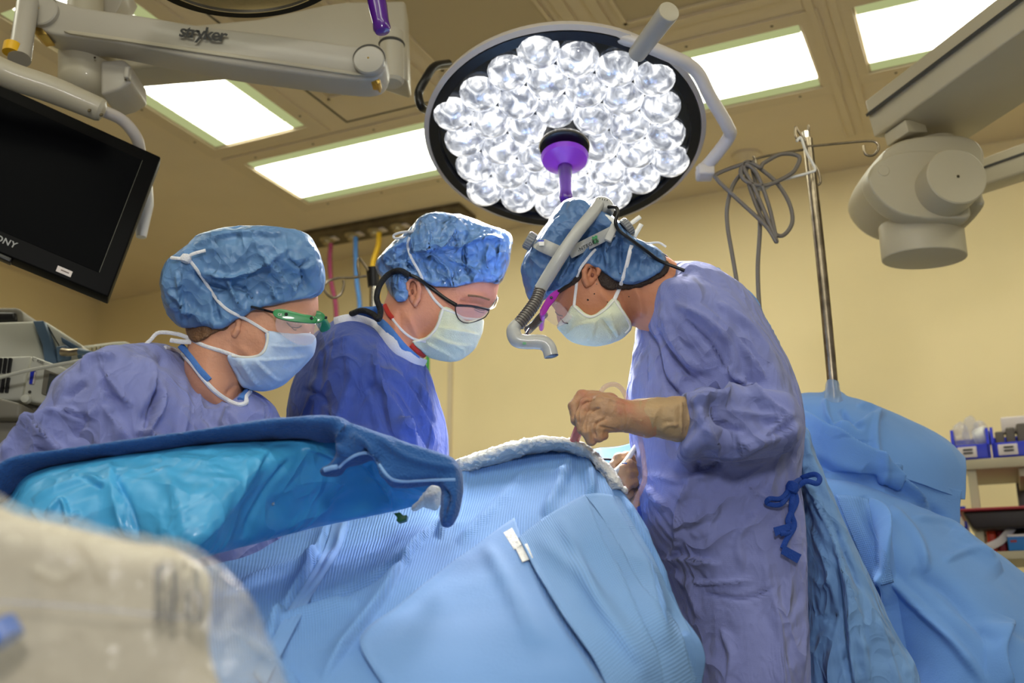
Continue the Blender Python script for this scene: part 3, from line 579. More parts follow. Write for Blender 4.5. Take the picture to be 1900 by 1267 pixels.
G().box((on(.036, .045, .0015)+on(.036, h_-.03, .0015))/2, (.0012, .001, h_-.075), np.stack([e1, nb, e2], 1)).build('screen_line', mat('faint_line', (70, 70, 60), .4), t, smooth=False)
G().prism([on(.088, .008, .0005), on(.088, .022, .0005), on(.121, .022, .0005), on(.121, .008, .0005)], -nb*.001).build('sticker', M['label'], t, smooth=False)
G().prism([on(.094, .0135, .0016), on(.094, .0165, .0016), on(.112, .0165, .0016), on(.112, .0135, .0016)], -nb*.0002).build('faded_print', mat('faded_print', (120, 105, 98), .7), t, smooth=False)
text('SONY', M['greyink'], t, on(.272, .020, .0005), e1, e2, .020, .0003, font_w=1.1, off=.0004)
G().box(on(.238, -.008, -.01), (.05, .02, .012), np.stack([e1, nb, e2], 1), .003).build('sensor', M['dark'], t)
# ================================================================== RIGHT BOOM
t = thing('equipment_boom', 'thick beige ceiling boom with round drum joint at the upper right', 'equipment boom', P(1700, 300, 2.7))
BA = P(1606, 225, 2.62); dirb = P(2050, -60, 2.05)-P(1606, 232, 2.62)
up_ = np.array([0, 0, 1.]); s1 = P(1603, 190, 2.62); s2 = P(1632, 262, 2.60); s3 = P(1790, 262, 2.9)
dv = P(1990, -110, 1.98)-P(1603, 190, 2.62)
g = G(); prof = [P(1604, 188, 2.62), P(1621, 256, 2.62), P(1790, 262, 2.72), P(1786, 180, 2.78)]
g.prism(prof, dv, .006).build('beam', M['boom'], t)
g = G(); pr = [P(1606, 212, 2.612), P(1608, 217, 2.612), P(1608, 217, 2.63), P(1606, 212, 2.63)]; g.prism(pr, dv).build('groove', M['seam'], t)
g = G(); pr = [P(1640, 250, 2.60), P(1646, 272, 2.60), P(1682, 272, 2.66), P(1676, 250, 2.66)]; g.prism(pr, dv*.12, .003).build('end_bracket', M['boom'], t)
G().tube([P(1720, 190, 2.72), P(1720, 300, 2.72)], .076, 56, 1).build('neck', M['boom'], t)
for y in (232, 246, 258): G().tube([P(1720, y, 2.72), P(1720, y+5, 2.72)], .079, 56, 1).build('neck_ring', M['boom'], t)
drum = [(1598, 300), (1625, 275), (1680, 262), (1770, 262), (1782, 270), (1800, 300), (1812, 340), (1806, 372), (1782, 398), (1793, 420), (1793, 450), (1700, 440), (1650, 420), (1606, 380), (1597, 340)]
shape('drum', [slab([(1597, 352), (1604, 322), (1632, 302), (1680, 292), (1745, 292), (1775, 305), (1790, 330), (1785, 390), (1790, 425), (1740, 418), (1690, 420), (1645, 408), (1612, 382)], 2.70, .15, .012)], .005, M['boom'], t, .005)
shape('face_plate', [slab([(1603, 342), (1614, 314), (1642, 296), (1690, 287), (1740, 290), (1765, 308), (1772, 350), (1790, 385), (1792, 412), (1760, 414), (1710, 414), (1660, 404), (1622, 376)], 2.575, .03, .004)], .004, M['boom'], t, .005)
disc(1776, 326, 2.46, .0765, M['boom'], 'side_disc', t, .12); G().lathe([(.004, 0), (.002, .002)], P(1778, 327, 2.458), (0, -1, 0), 12).build('screw', M['screw'], t)
disc(1640, 316, 2.543, .017, M['boom'], 'button_cap', t, .004)
g = G(); c0 = P(1708, 418, 2.66); ring = [c0+np.array([.112*math.cos(a), .085*math.sin(a), 0]) for a in np.linspace(0, 2*PI, 64, endpoint=False)]; g.prism(ring, (0, 0, -.098), .004).build('base_stub', M['boom'], t)
slabprism([(1815, 296), (1905, 262), (2000, 226), (2000, 290), (1905, 318), (1822, 344)], 2.78, .1, .008).build('side_arm', M['boom'], t)
slabprism([(1826, 308), (1905, 280), (2000, 246), (2000, 250), (1905, 284), (1826, 312)], 2.774, .01).build('arm_groove', M['seam'], t)
# ================================================================== IV POLE RIGHT
t = thing('iv_pole', 'worn steel drip pole with wire hooks standing in the right blue drape', 'iv pole', P(1545, 760, 2.35))
G().tube(path([(1560, 900, 2.40), (1544, 700, 2.4), (1522, 470, 2.4), (1498, 258, 2.4)]), .0125, 20, 4).build('lower_tube', M['steel'], t)
G().tube(path([(1521, 460, 2.4), (1495, 245, 2.4)]), .0096, 16, 2).build('upper_tube', M['chrome'], t)
def hook(px, Y=2.39, r=.0033): G().tube(path(px, Y), r, 10, 8).build('hook', M['steel'], t)
hook([(1498, 272), (1560, 266), (1606, 262), (1625, 264), (1630, 276), (1620, 288), (1606, 286), (1602, 270)])
hook([(1490, 278), (1440, 286), (1400, 296), (1392, 310), (1402, 318), (1402, 300), (1398, 290)])
hook([(1494, 262), (1482, 245), (1476, 236), (1478, 256), (1490, 262)], 2.37); hook([(1494, 262), (1500, 240), (1500, 232)], 2.41)
hook([(1508, 300), (1518, 318), (1522, 338), (1515, 343), (1510, 330)], 2.42)
tag(G().tube(path([(1478, 262), (1486, 256), (1496, 282), (1512, 312), (1502, 320), (1450, 334), (1412, 346), (1408, 351), (1420, 350), (1430, 342)], 2.365), .0036, 10, 6).build('plastic_tie', M['tie']), 'white plastic tie looped around the drip pole top', 'cable tie')
rc = .0052
def cable(px, Y, lb, r=rc): return tag(G().tube(path(px, Y), r, 10, 10).build('cable', M['cable']), lb, 'cable', 'grey cables hung on the drip pole')
cable([(1400, 300), (1376, 305), (1332, 322), (1330, 332), (1360, 362), (1420, 418), (1440, 448), (1434, 430), (1400, 350), (1380, 312), (1388, 300), (1410, 310), (1418, 302), (1450, 286), (1482, 290), (1478, 310), (1462, 326), (1420, 344), (1384, 336), (1374, 318), (1384, 306), (1404, 322), (1426, 380), (1440, 440)], 2.35, 'grey cable wound in crossing loops on the left hook of the pole')
cable([(1402, 306), (1440, 338), (1464, 376), (1470, 412), (1454, 436), (1436, 432), (1412, 400), (1392, 350), (1384, 312), (1396, 304)], 2.36, 'grey cable forming the large round hanging loop beside the pole')
cable([(1388, 310), (1362, 340), (1350, 380), (1350, 420), (1360, 480), (1370, 545), (1374, 620)], 2.37, 'outer grey cable hanging straight down behind the bent surgeon')
cable([(1396, 314), (1406, 360), (1410, 420), (1406, 500), (1410, 580), (1420, 660)], 2.37, 'inner grey cable hanging down nearer the drip pole')
# pole behind middle surgeon
t = thing('iv_pole', 'slim chrome drip pole with black clamp behind the middle surgeon', 'iv pole', P(694, 760, 3.0))
G().tube(path([(694, 620, 3.0), (693, 560, 3.0), (692, 500, 3.0)]), .0125, 20, 2).build('pole_tube', M['chrome'], t)
G().tube([P(693, 532, 3), P(692, 498, 3)], [.017, .021], 20, 1).build('clamp', M['dark'], t)
def hook2(px, Y=2.98): G().tube(path(px, Y), .0042, 10, 8).build('hook', M['steel'], t)
hook2([(680, 512), (650, 515), (625, 516), (606, 524), (602, 538), (616, 552), (632, 546), (638, 530), (637, 520)])
hook2([(684, 502), (672, 486), (666, 480), (664, 492), (667, 514)]); hook2([(702, 506), (716, 522), (722, 545), (718, 560)], 3.02)
# ================================================================== PEOPLE
from mathutils.bvhtree import BVHTree
TREES = {}
def tree(*obs):
    V = []; F = []; n = 0
    for o in obs:
        v = [tuple(np.array(x.co[:])+ORIG[o.name]) for x in o.data.vertices]; V += v; F += [tuple(i+n for i in p.vertices) for p in o.data.polygons]; n += len(v)
    return BVHTree.FromPolygons(V, F)
CAMP = np.array([0, 0, CAMZ])
def onto(tr, px, off=.002, default=None):
    out = []
    for q in px:
        d = P(q[0], q[1], 1)-CAMP; d /= np.linalg.norm(d); h = tr.ray_cast(Vector(CAMP), Vector(d))
        if h[0] is None: out.append(None)
        else: out.append(np.linalg.norm(np.array(h[0])-CAMP)-off-(q[2] if len(q) > 2 else 0))
    val = [o for o in out if o is not None]; base = default if default else (np.mean(val) if val else 1.9)
    xs = [i for i, o in enumerate(out) if o is not None]
    out = [np.interp(i, xs, val) if xs else base for i in range(len(out))]
    R = []
    for q, s in zip(px, out): d = P(q[0], q[1], 1)-CAMP; d /= np.linalg.norm(d); R.append(CAMP+d*s)
    return R
def dense(px, n=6): return [tuple(p) for p in cr(px, n)]
def band(name, tr, px, w, m, parent, th=.0015, off=.001, label=None, n=6):
    """flat band laid on a surface; w is its half width"""
    p = onto(tr, dense([q[:2] for q in px], n), off); k = np.array(p); 
    for _ in range(2): k[1:-1] = (k[:-2]+2*k[1:-1]+k[2:])/4
    return ribbon(G(), k, w, th, up=(0, 1, .25), sm=0).build(name, m, parent, label=label)
def lump(name, segs, h, m, parent, k=.006, nz=(), label=None): return shape(name, [capsule(*s) for s in segs], h, m, parent, k, nz=nz, label=label)
def joinmesh(name, parts, m, parent):
    V = []; F = []; n = 0
    for v, f in parts: V.append(v); F += (np.asarray(f)+n).tolist(); n += len(v)
    return mk(name, np.vstack(V), F, m, parent)
def stand(hx, Y, sh, pel, neck, arms=(), clip=None):                   # torso, arms and legs of a standing body under the gown
    C = [capsule(neck, sh, .05, .09), capsule(sh, pel, .105, .12), capsule(sh+[0, -.1, -.03], sh+[0, .1, -.03], .06)]
    for s in (-.09, .09):
        k = np.array([pel[0]+.01, Y+s, .47]); a = np.array([pel[0]+.01, Y+s*1.1, .07])
        C += [capsule(pel+[0, s*.7, -.03], k, .085, .058), capsule(k, a, .055, .038), capsule(a-[0, 0, .02], a+[hx*.15, 0, -.035], .036, .03)]
    for a in arms: C += [capsule(a[i], a[i+1], a[-1][i], a[-1][i+1]) for i in range(len(a)-2)]
    return surf(C, .011, .03, clip=clip)
def shoes(t, pel, Y, hx):
    for s in (-.09, .09):
        a = np.array([pel[0]+.01, Y+s*1.1, .04]); shape('shoe', [capsule(a-[hx*.03, 0, 0], a+[hx*.17, 0, -.005], .046, .038)], .008, M['shoe'], t)
def earshape(t, px, Y, w, h, rot, m, flip=1):
    c = P(px[0], px[1], Y); ca, sa = math.cos(rot), math.sin(rot); X = np.array([ca, 0, sa]); Z = np.array([-sa, 0, ca]); g = G()
    rim = [(-.1, -1.0), (-.55, -.62), (-.85, .0), (-.8, .55), (-.35, .95), (.25, .95), (.62, .6), (.66, .2)]
    pts = [c+X*(flip*a*w)+Z*(b*h)+np.array([0, -.004-.005*abs(a), 0]) for a, b in rim]
    segs = [(pts[i], pts[i+1], (.0055, .0048, .0042, .0042, .0042, .0042, .0038)[i]) for i in range(len(pts)-1)]
    C = [capsule(a, b, r) for a, b, r in segs]+[capsule(c+X*(flip*.1*w)+Z*(-.8*h), c+X*(flip*.25*w)+Z*(-.55*h), .006), ell(c+np.array([0, .006, 0]), (w*.85, .008, h*.9)),
         capsule(c+X*(flip*-.25*w)+Z*(.5*h)-[0, .002, 0], c+X*(flip*-.3*w)+Z*(-.3*h)-[0, .002, 0], .0028), capsule(c+X*(flip*.55*w)+Z*(-.15*h)-[0, .003, 0], c+X*(flip*.5*w)+Z*(.1*h)-[0, .003, 0], .0036)]
    o = shape('ear', C, .0016, m, t, .0035); shape('ear_hollow', [ell(c+X*flip*.12*w-np.array([0, .0015, 0])+Z*.02*h, (w*.22, .004, h*.24))], .0015, M['ear'], o); return o
# ------------------------------------------------------------------ left: person with green visor glasses
YW = 1.80
t = thing('person', 'person in lavender gown with blue cap, pale blue mask and green visor glasses', 'person', (P(300, 900, YW)[0], YW, 0))
HEAD = head = [slab([(345, 600), (365, 540), (430, 500), (530, 490), (580, 520), (589, 550), (589, 583), (583, 598), (580, 618), (572, 634), (564, 652), (545, 674), (520, 696), (498, 702), (475, 700), (455, 705), (450, 730), (430, 780), (370, 760), (345, 690), (352, 640)], YW, .072, .075, soft=3),
        ell(P(470, 560, YW), (.085, .076, .09))]
HV, HF = surf(head, .0035, .02)
HV = folds(HV, normals(HV, HF), [([(528, 596), (545, 605), (562, 607)], 7, -.004), ([(530, 586), (555, 588), (575, 590)], 6, .003), ([(440, 640), (470, 664), (500, 700)], 9, .003), ([(416, 640), (440, 690), (440, 730)], 8, .003), ([(455, 706), (430, 720), (420, 735)], 5, -.003)])
neck = P(400, 700, YW); sh = P(330, 800, YW+.05); pel = P(280, 1300, YW+.1)
#BODYW
# gown
torso = slab([(318, 648), (345, 664), (380, 705), (416, 738), (450, 749), (463, 727), (500, 748), (522, 790), (532, 880), (540, 1100), (560, 1500), (600, 1900), (100, 1900), (110, 1400), (120, 1000), (100, 840), (140, 720), (220, 655)], YW+.06, .16, .11)
sleeve = slab([(235, 646), (180, 662), (115, 705), (92, 755), (45, 800), (-5, 850), (-60, 930), (-60, 1050), (120, 1060), (280, 950), (330, 860), (330, 760), (300, 690)], YW-.10, .085, .07)
body = joinmesh('body', [(HV, HF), stand(1, YW+.1, sh, pel, neck, [(P(250, 730, 1.68), P(80, 850, 1.66), P(200, 900, 1.66), (.05, .045, .035))], ([torso, sleeve], .018, .32))], M['skinA'], t)
ear = earshape(t, (433, 604), YW-.066, .013, .019, .2, M['skinA'], -1)
W_F = [([(262, 650), (285, 700), (275, 760), (256, 812)], 7, .010, 1), ([(290, 680), (300, 740), (268, 815)], 8, .009), ([(110, 758), (140, 770), (165, 778)], 5, -.009), ([(48, 772), (75, 776), (110, 757), (150, 766)], 8, .010, 1), ([(165, 778), (190, 740), (193, 720)], 7, .006), ([(120, 740), (145, 720), (160, 710)], 7, -.006),
       ([(70, 785), (100, 820), (145, 850)], 7, .008, 1), ([(160, 780), (140, 800), (142, 815)], 7, -.007), ([(195, 690), (230, 740), (245, 752)], 6, .007), ([(185, 680), (200, 730), (228, 745)], 6, -.006), ([(300, 660), (292, 720), (255, 800)], 10, -.010), ([(195, 745), (225, 790), (240, 818)], 8, .009, 1), ([(5, 850), (40, 800), (70, 778)], 7, .008),
       ([(400, 735), (440, 790), (470, 840)], 8, .004), ([(340, 690), (345, 760), (330, 830)], 9, .005), ([(490, 745), (480, 800), (490, 860)], 9, .004), ([(370, 720), (375, 780), (420, 840)], 6, .004), ([(255, 800), (290, 812), (320, 830)], 6, .006), ([(60, 830), (110, 850), (150, 852)], 6, -.005), ([(150, 690), (170, 665), (215, 660)], 6, .006)]
gown = shape('gown', [torso, sleeve], .005, M['gownA'], t, .035, fl=W_F, fk=1.5, nz=[(.008, (9, 7, 9), 3, 3), (.0035, (26, 20, 26), 2, 9)], zmin=.28)
cap = shape('cap', [inter(HEAD+[slab([(304.6, 531), (311.6, 490.5), (332, 474), (352.6, 460), (374.7, 440), (438, 427), (494.7, 426.7), (557.8, 436.8), (580, 459), (595.7, 506), (594, 534.7), (576.8, 546), (551.5, 552), (507, 560.6), (469.4, 569.4), (450.5, 582), (434.7, 586.8), (422, 597.8), (406.3, 604.8), (374.7, 599.4), (343, 601), (314.7, 579)], YW, .104, .085, soft=1)], .013, [(304.6, 531), (311.6, 490.5), (332, 474), (352.6, 460), (374.7, 440), (438, 427), (494.7, 426.7), (557.8, 436.8), (580, 459), (595.7, 506), (594, 534.7), (576.8, 546), (551.5, 552), (507, 560.6), (469.4, 569.4), (450.5, 582), (434.7, 586.8), (422, 597.8), (406.3, 604.8), (374.7, 599.4), (343, 601), (314.7, 579)], YW, k=.01)], .0035, M['capA'], t,
    fl=[([(482, 465), (510, 490), (545, 545)], 7, .007, 1), ([(550, 440), (585, 475), (594, 510)], 6, .005, 1), ([(575, 480), (560, 500), (570, 535)], 5, -.005), ([(360, 455), (430, 436), (520, 434)], 4, .004), ([(375, 505), (430, 515), (470, 500), (530, 465)], 6, .006), ([(350, 500), (385, 530), (430, 540)], 7, -.006), ([(330, 500), (335, 550), (352, 585)], 6, .005), ([(312, 540), (340, 560), (350, 590)], 5, .004), ([(420, 520), (440, 560), (450, 575)], 5, .005), ([(395, 540), (400, 575), (408, 598)], 5, -.004), ([(470, 560), (460, 540), (430, 530)], 5, -.005), ([(510, 556), (505, 540), (490, 520)], 4, .004), ([(545, 548), (550, 530), (560, 515)], 4, .004), ([(535, 463), (535, 480), (560, 500)], 4, -.004)],
    nz=[(.007, (17, 14, 17), 3, 21), (.003, (42, 34, 42), 2, 23)], k=.01, fk=1.9)
mask = shape('mask', [inter(HEAD+[slab([(496, 617), (520, 620), (550, 622), (581, 624), (581, 652), (565, 674), (545, 693), (523, 712), (500, 721), (482, 722.5), (462, 719), (450, 714), (438, 690), (424, 660), (455, 665), (478, 662), (491, 650), (496, 632)], YW, .07, .06, n=3, soft=1)], .008, [(496, 617), (520, 620), (550, 622), (581, 624), (581, 652), (565, 674), (545, 693), (523, 712), (500, 721), (482, 722.5), (462, 719), (450, 714), (438, 690), (424, 660), (455, 665), (478, 662), (491, 650), (496, 632)], YW, n=3, k=.005)], .003, M['maskA'], t,
    fl=[([(428, 664), (460, 668), (520, 665), (578, 660)], 4, .003, 1), ([(450, 668), (470, 700), (482, 716)], 4, .005, 1), ([(475, 668), (510, 700), (525, 705)], 4, .005, 1), ([(497, 640), (530, 642), (580, 640)], 3, .002, 1), ([(434, 680), (445, 700), (455, 712)], 4, -.003)], nz=[(.0025, (40, 30, 40), 2, 5)])
T1 = tree(body, gown, cap, mask)
band('gown_binding', T1, [(306, 645), (330, 652), (352, 670), (372, 696), (394, 722), (416, 739), (441, 751), (457, 747), (456, 736), (464, 727)], .0042, M['cotton'], t, .004)
band('scrub_collar', T1, [(334, 640), (352, 660), (372, 688), (388, 706)], .006, M['scrub'], t, .004)
band('scrub_collar', T1, [(446, 741), (452, 733), (458, 722)], .006, M['scrub'], t, .004)
T1 = tree(body, gown, cap, mask)
band('mask_edge', T1, [(497, 618), (496, 634), (490, 652), (478, 660), (458, 663), (430, 660)], .0022, M['maskE'], t)
band('mask_tie', T1, [(497, 617), (460, 594), (425, 577), (403, 557), (385, 530), (365, 500), (351, 482)], .0028, M['cotton'], t)
band('mask_tie', T1, [(440, 662), (410, 651), (380, 642), (358, 631)], .0034, M['cotton'], t)
g = G(); k = onto(T1, [(345, 480)], .006)[0]; g.lathe([(.001, -.008), (.008, -.006), (.010, 0), (.008, .006), (.001, .009)], k, (.3, 0, 1), 14)
c2 = lambda pts: [k+np.array([dx, dy, dz]) for dx, dy, dz in pts]
ribbon(g, c2([(0, 0, 0), (.012, -.006, .006), (.034, -.006, .013)]), .003, .0012); ribbon(g, c2([(0, 0, 0), (-.01, -.004, -.001), (-.026, 0, .002)]), .003, .0012); g.build('tie_bow', M['cotton'], t)
g = G(); ribbon(g, path([(356, 630, 1.76), (330, 620, 1.76), (295, 617, 1.77), (280, 630, 1.77), (267, 642, 1.77)]), .0036, .0014); ribbon(g, path([(358, 634, 1.755), (338, 634, 1.755), (316, 631, 1.76)]), .0042, .0016); g.build('tie_bow', M['cotton'], t)
hb_ = [inter(HEAD, .004, [(350, 590), (400, 588), (426, 592), (420, 610), (400, 614), (385, 624), (362, 634), (350, 618)], YW, n=3, k=.003)]; shape('hair', hb_, .003, M['hairL'], t, nz=[(.004, (60, 60, 20), 2, 8)])
for pts, r in (([(532, 598), (540, 606), (552, 608), (560, 604)], .0011), ([(536, 602), (545, 611), (550, 612)], .0008)): G().tube(onto(T1, dense(pts, 4), .0005), r, 6, 0).build('eyelashes', M['lash'], t)
band('eyebrow', T1, [(524, 588), (542, 592), (562, 597)], .0016, M['hairL'], t)
# green glasses
YG = 1.708
t2 = thing('safety_glasses', 'green framed safety glasses with clear visor on the left person', 'glasses', P(545, 590, YG))
def pris(px, Y0, tilt, m, nm, par, th=.003, bev=.0008, sm=3):
    q = cr(px, sm, True) if sm else px; return G().prism([P(x, y, Y0+(x-tilt[1])*tilt[0]) for x, y in q], (0, th, 0), bev).build(nm, m, par)
TLT = (.00018, 507)
pris([(507, 577), (514, 573), (530, 574), (560, 582), (586, 587), (585, 599), (560, 598), (535, 595), (515, 590), (507, 584)], YG, TLT, M['green'], 'frame', t2, .006, .001, 2)
pris([(583, 577), (592, 577), (602, 583), (602, 592), (592, 598), (584, 598), (581, 588)], YG+.07, TLT, M['green'], 'frame_corner', t2, .06, .001, 2)
for x, y in ((531, 583), (578, 590)): G().lathe([(.003, 0), (.0025, .0015)], P(x, y, YG-.001+(x-507)*.00018), (0, -1, 0), 12).build('rivet', M['dark'], t2)
G().lathe([(.003, 0), (.002, .004)], P(603, 589, YG+.07), (1, 0, 0), 10).build('rivet', M['dark'], t2)
G().tube([P(508, 580, YG+.003)]+onto(T1, [(490, 575), (466, 569)], .004), .0022, 8, 1).build('temple', M['dark'], t2)
V = []; rows = [[(512, 590), (535, 596), (560, 599), (585, 600), (597, 598)], [(511, 602), (535, 612), (560, 618), (583, 618), (592, 614)], [(513, 612), (532, 628), (556, 640), (577, 638), (585, 625)]]
patch('visor', [[(x, y, YG+(x-507)*.0002+(.06 if x > 590 else 0)) for x, y in r] for r in rows], M['vis'], t2, 24, 12, thick=.001)
text('CE', M['white'], t2, P(515, 585, YG-.0005), P(531, 587, YG)-P(515, 585, YG), (0, 0, 1), .006, .0001)
shoes(t, pel, YW+.1, 1)
# ------------------------------------------------------------------ middle: person with black glasses and strap
YM = 2.15
t = thing('person', 'person in royal blue gown with shiny cap, green mask and strapped black glasses', 'person', (P(690, 900, YM)[0], YM, 0))
HEAD = head = [slab([(722, 540), (735, 480), (800, 450), (900, 470), (925, 515), (923, 540), (919, 556), (910, 566), (904, 578), (888, 592), (882, 615), (868, 638), (845, 653), (820, 655), (792, 652), (780, 676), (750, 700), (690, 720), (680, 660), (700, 600)], YM, .074, .075, soft=3), ell(P(800, 500, YM), (.09, .078, .09))]
HV, HF = surf(head, .0035, .02)
HV = folds(HV, normals(HV, HF), [([(850, 560), (880, 566), (905, 570)], 8, -.005), ([(860, 548), (890, 550), (915, 552)], 6, .004), ([(755, 580), (775, 625), (810, 650)], 8, .004), ([(740, 570), (745, 620), (770, 650)], 8, -.003), ([(730, 590), (745, 640), (770, 680)], 6, .002)])
neck = P(730, 640, YM); sh = P(680, 740, YM+.05); pel = P(690, 1250, YM+.08)
M_C = [slab([(619, 608), (650, 592), (700, 604), (740, 634), (768, 660), (788, 678), (803, 707), (817, 752), (828, 800), (834, 860), (840, 1000), (850, 1300), (860, 1700), (520, 1700), (530, 1200), (533, 900), (536, 780), (545, 725), (562, 680), (583, 636)], YM+.06, .15, .10, soft=3), slab([(625, 625), (600, 700), (590, 800), (600, 920), (680, 980), (790, 930), (795, 870), (760, 800), (730, 720), (700, 640), (660, 615)], YM-.07, .07, .06, soft=3)]
body = joinmesh('body', [(HV, HF), stand(1, YM+.08, sh, pel, neck, [(P(640, 720, 2.06), P(650, 960, 2.0), P(800, 900, 1.98), (.05, .042, .03))], (M_C, .018, .32))], M['skinB'], t)
earshape(t, (767, 542), YM-.074, .0155, .0285, .12, M['skinB'], -1)
M_F = [([(600, 640), (590, 720), (588, 800)], 5, .003, 1), ([(690, 640), (700, 700), (735, 770), (770, 830)], 9, .012, 1), ([(720, 680), (760, 740), (790, 800), (795, 850)], 8, .010), ([(750, 690), (780, 740), (800, 790)], 6, -.008), ([(680, 700), (720, 790), (740, 830)], 8, -.006), ([(640, 640), (650, 700), (620, 800)], 10, .005), ([(600, 750), (640, 790), (700, 800)], 7, .006), ([(590, 700), (570, 760), (550, 800)], 6, .005), ([(770, 700), (800, 760), (810, 850)], 6, .007, 1), ([(700, 610), (690, 690), (705, 770)], 4, .003), ([(660, 620), (610, 640), (580, 690)], 4, .003), ([(560, 720), (600, 740), (620, 800)], 6, -.005), ([(730, 780), (760, 800), (790, 840)], 6, .008, 1)]
gown = shape('gown', M_C, .0048, M['gownB'], t, .04, fl=M_F, fk=1.3, nz=[(.006, (9, 7, 9), 3, 33), (.0025, (26, 20, 26), 2, 39)], zmin=.28)
cap = shape('cap', [inter(HEAD+[slab([(704, 490), (716, 472), (733.6, 455), (761, 431), (785.7, 406), (817, 400), (858.6, 406), (907, 424), (943.7, 440), (943, 462), (938.5, 487), (925, 521.5), (907, 517), (872.5, 521.5), (851.7, 525), (824, 528.4), (789, 520), (770, 512), (757, 516), (752, 535), (750, 551), (740, 553), (728, 540), (722, 522), (709, 508)], YM, .104, .085, soft=1)], .013, [(704, 490), (716, 472), (733.6, 455), (761, 431), (785.7, 406), (817, 400), (858.6, 406), (907, 424), (943.7, 440), (943, 462), (938.5, 487), (925, 521.5), (907, 517), (872.5, 521.5), (851.7, 525), (824, 528.4), (789, 520), (770, 512), (757, 516), (752, 535), (750, 551), (740, 553), (728, 540), (722, 522), (709, 508)], YM, k=.01)], .0035, M['capB'], t,
    fl=[([(790, 410), (800, 440), (790, 480)], 5, .005, 1), ([(850, 420), (830, 450), (790, 465), (760, 470)], 5, .007, 1), ([(800, 450), (850, 455), (900, 440), (935, 445)], 5, .006), ([(830, 480), (860, 490), (890, 510)], 4, .005), ([(870, 425), (860, 470), (870, 515)], 4, -.005), ([(905, 450), (900, 490), (910, 512)], 4, .004), ([(760, 450), (750, 480), (770, 505)], 5, -.005), ([(730, 470), (740, 500), (745, 540)], 5, .005), ([(800, 470), (830, 500), (835, 522)], 4, .005), ([(780, 480), (790, 500), (800, 520)], 4, -.004), ([(920, 450), (925, 480), (918, 512)], 3, -.004), ([(715, 490), (740, 492), (765, 480)], 4, .004)],
    nz=[(.008, (18, 15, 18), 3, 41), (.0035, (44, 36, 44), 2, 43)], k=.01, fk=1.9)
mask = shape('mask', [inter(HEAD+[slab([(822, 572), (840, 578), (865, 598), (893, 592), (894, 606), (892, 618), (885, 634), (876, 649), (852, 666), (831, 668.5), (812, 665), (796, 660), (780, 646), (768, 634), (788, 629), (803, 617), (813, 600)], YM, .07, .06, n=3, soft=1)], .008, [(822, 572), (840, 578), (865, 598), (893, 592), (894, 606), (892, 618), (885, 634), (876, 649), (852, 666), (831, 668.5), (812, 665), (796, 660), (780, 646), (768, 634), (788, 629), (803, 617), (813, 600)], YM, n=3, k=.005)], .003, M['maskB'], t,
    fl=[([(812, 606), (850, 612), (890, 620)], 4, .004, 1), ([(805, 622), (840, 636), (878, 640)], 4, .004, 1), ([(790, 634), (820, 650), (845, 664)], 4, .004, 1), ([(845, 640), (860, 650), (858, 662)], 3, .003)], nz=[(.002, (50, 40, 50), 2, 45)])
T2 = tree(body, gown, cap, mask)
band('mask_edge', T2, [(822, 573), (813, 602), (803, 618), (788, 630), (766, 634)], .0024, M['maskE'], t); band('mask_edge', T2, [(822, 573), (842, 580), (860, 590), (892, 593)], .0026, M['maskE'], t)
band('mask_tie', T2, [(822, 572), (805, 555), (790, 530), (778, 505), (763, 478), (756, 455), (760, 440)], .0028, M['cotton'], t)
band('mask_tie', T2, [(790, 634), (766, 628), (745, 612), (727, 590), (712, 566)], .0026, M['cotton'], t)
for pts, r in (([(878, 570), (888, 574), (899, 576)], .0010), ([(880, 574), (890, 579), (898, 580)], .0007)): G().tube(onto(T2, dense(pts, 4), .0005), r, 6, 0).build('eyelashes', M['lash'], t)
band('eyebrow', T2, [(868, 548), (888, 550), (908, 556)], .0022, M['hairL'], t)
band('scrub_collar', T2, [(698, 588), (722, 614), (748, 645), (776, 670)], .009, M['scrub'], t, .004, .003)
G().tube(path([(772, 437, 2.04), (748, 441, 2.05), (733, 442, 2.06), (731, 436, 2.06), (745, 431, 2.05), (768, 429, 2.04)]), .0026, 8, 6).build('tie_bow', M['cotton'], t)
ribbon(G(), np.array(onto(T2, dense([(622, 600), (650, 594), (680, 600), (703, 614), (737, 645), (762, 668), (786, 677)], 5), .003)), .013, .003, up=(0, 1, .35), sm=0).build('collar_binding', M['cotton'], t)
T2b = tree(body, gown, cap, mask)
shape('scrub_top', [slab([(655, 590), (668, 578), (700, 575), (712, 566), (730, 594), (750, 618), (770, 640), (785, 668), (765, 672), (735, 640), (705, 606)], YM+.02, .10, .06, soft=1)], .004, M['scrub'], t, nz=[(.003, (30, 30, 30), 2, 3)])
band('red_collar', T2, [(714, 566), (720, 580), (728, 590)], .005, M['red'], t, .003, .004); band('red_collar', T2, [(763, 640), (775, 652), (788, 660)], .005, M['red'], t, .003, .004)
shoes(t, pel, YM+.08, 1)
t2 = thing('glasses', 'black framed spectacles of the middle surgeon', 'glasses', P(870, 575, 2.07))
YB = 2.062
tp = onto(T2, [(757, 509), (775, 516), (800, 534), (825, 553)], .004); G().tube(tp+[P(846, 566, YB)], [.0035, .004, .004, .0045], 10, 4, up=(0, 1, 0), flat=.5).build('temple', M['dark'], t2)
lens = [(846, 567), (862, 566), (885, 570), (906, 575), (902, 586), (893, 592), (872, 599), (856, 596), (847, 584)]
fr = [P(x, y, YB+(x-846)*.0009) for x, y in cr(lens, 4, True)]; G().tube(fr[:20]+fr[20:]+fr[:1], .0012, 8, 0).build('rim', M['dark'], t2)
G().tube([P(846, 567, YB), P(875, 568, YB+.026), P(907, 574, YB+.054)], .0026, 8, 3).build('brow_bar', M['dark'], t2)
G().prism(fr, (0, .001, 0)).build('lens', M['vis'], t2, smooth=False)
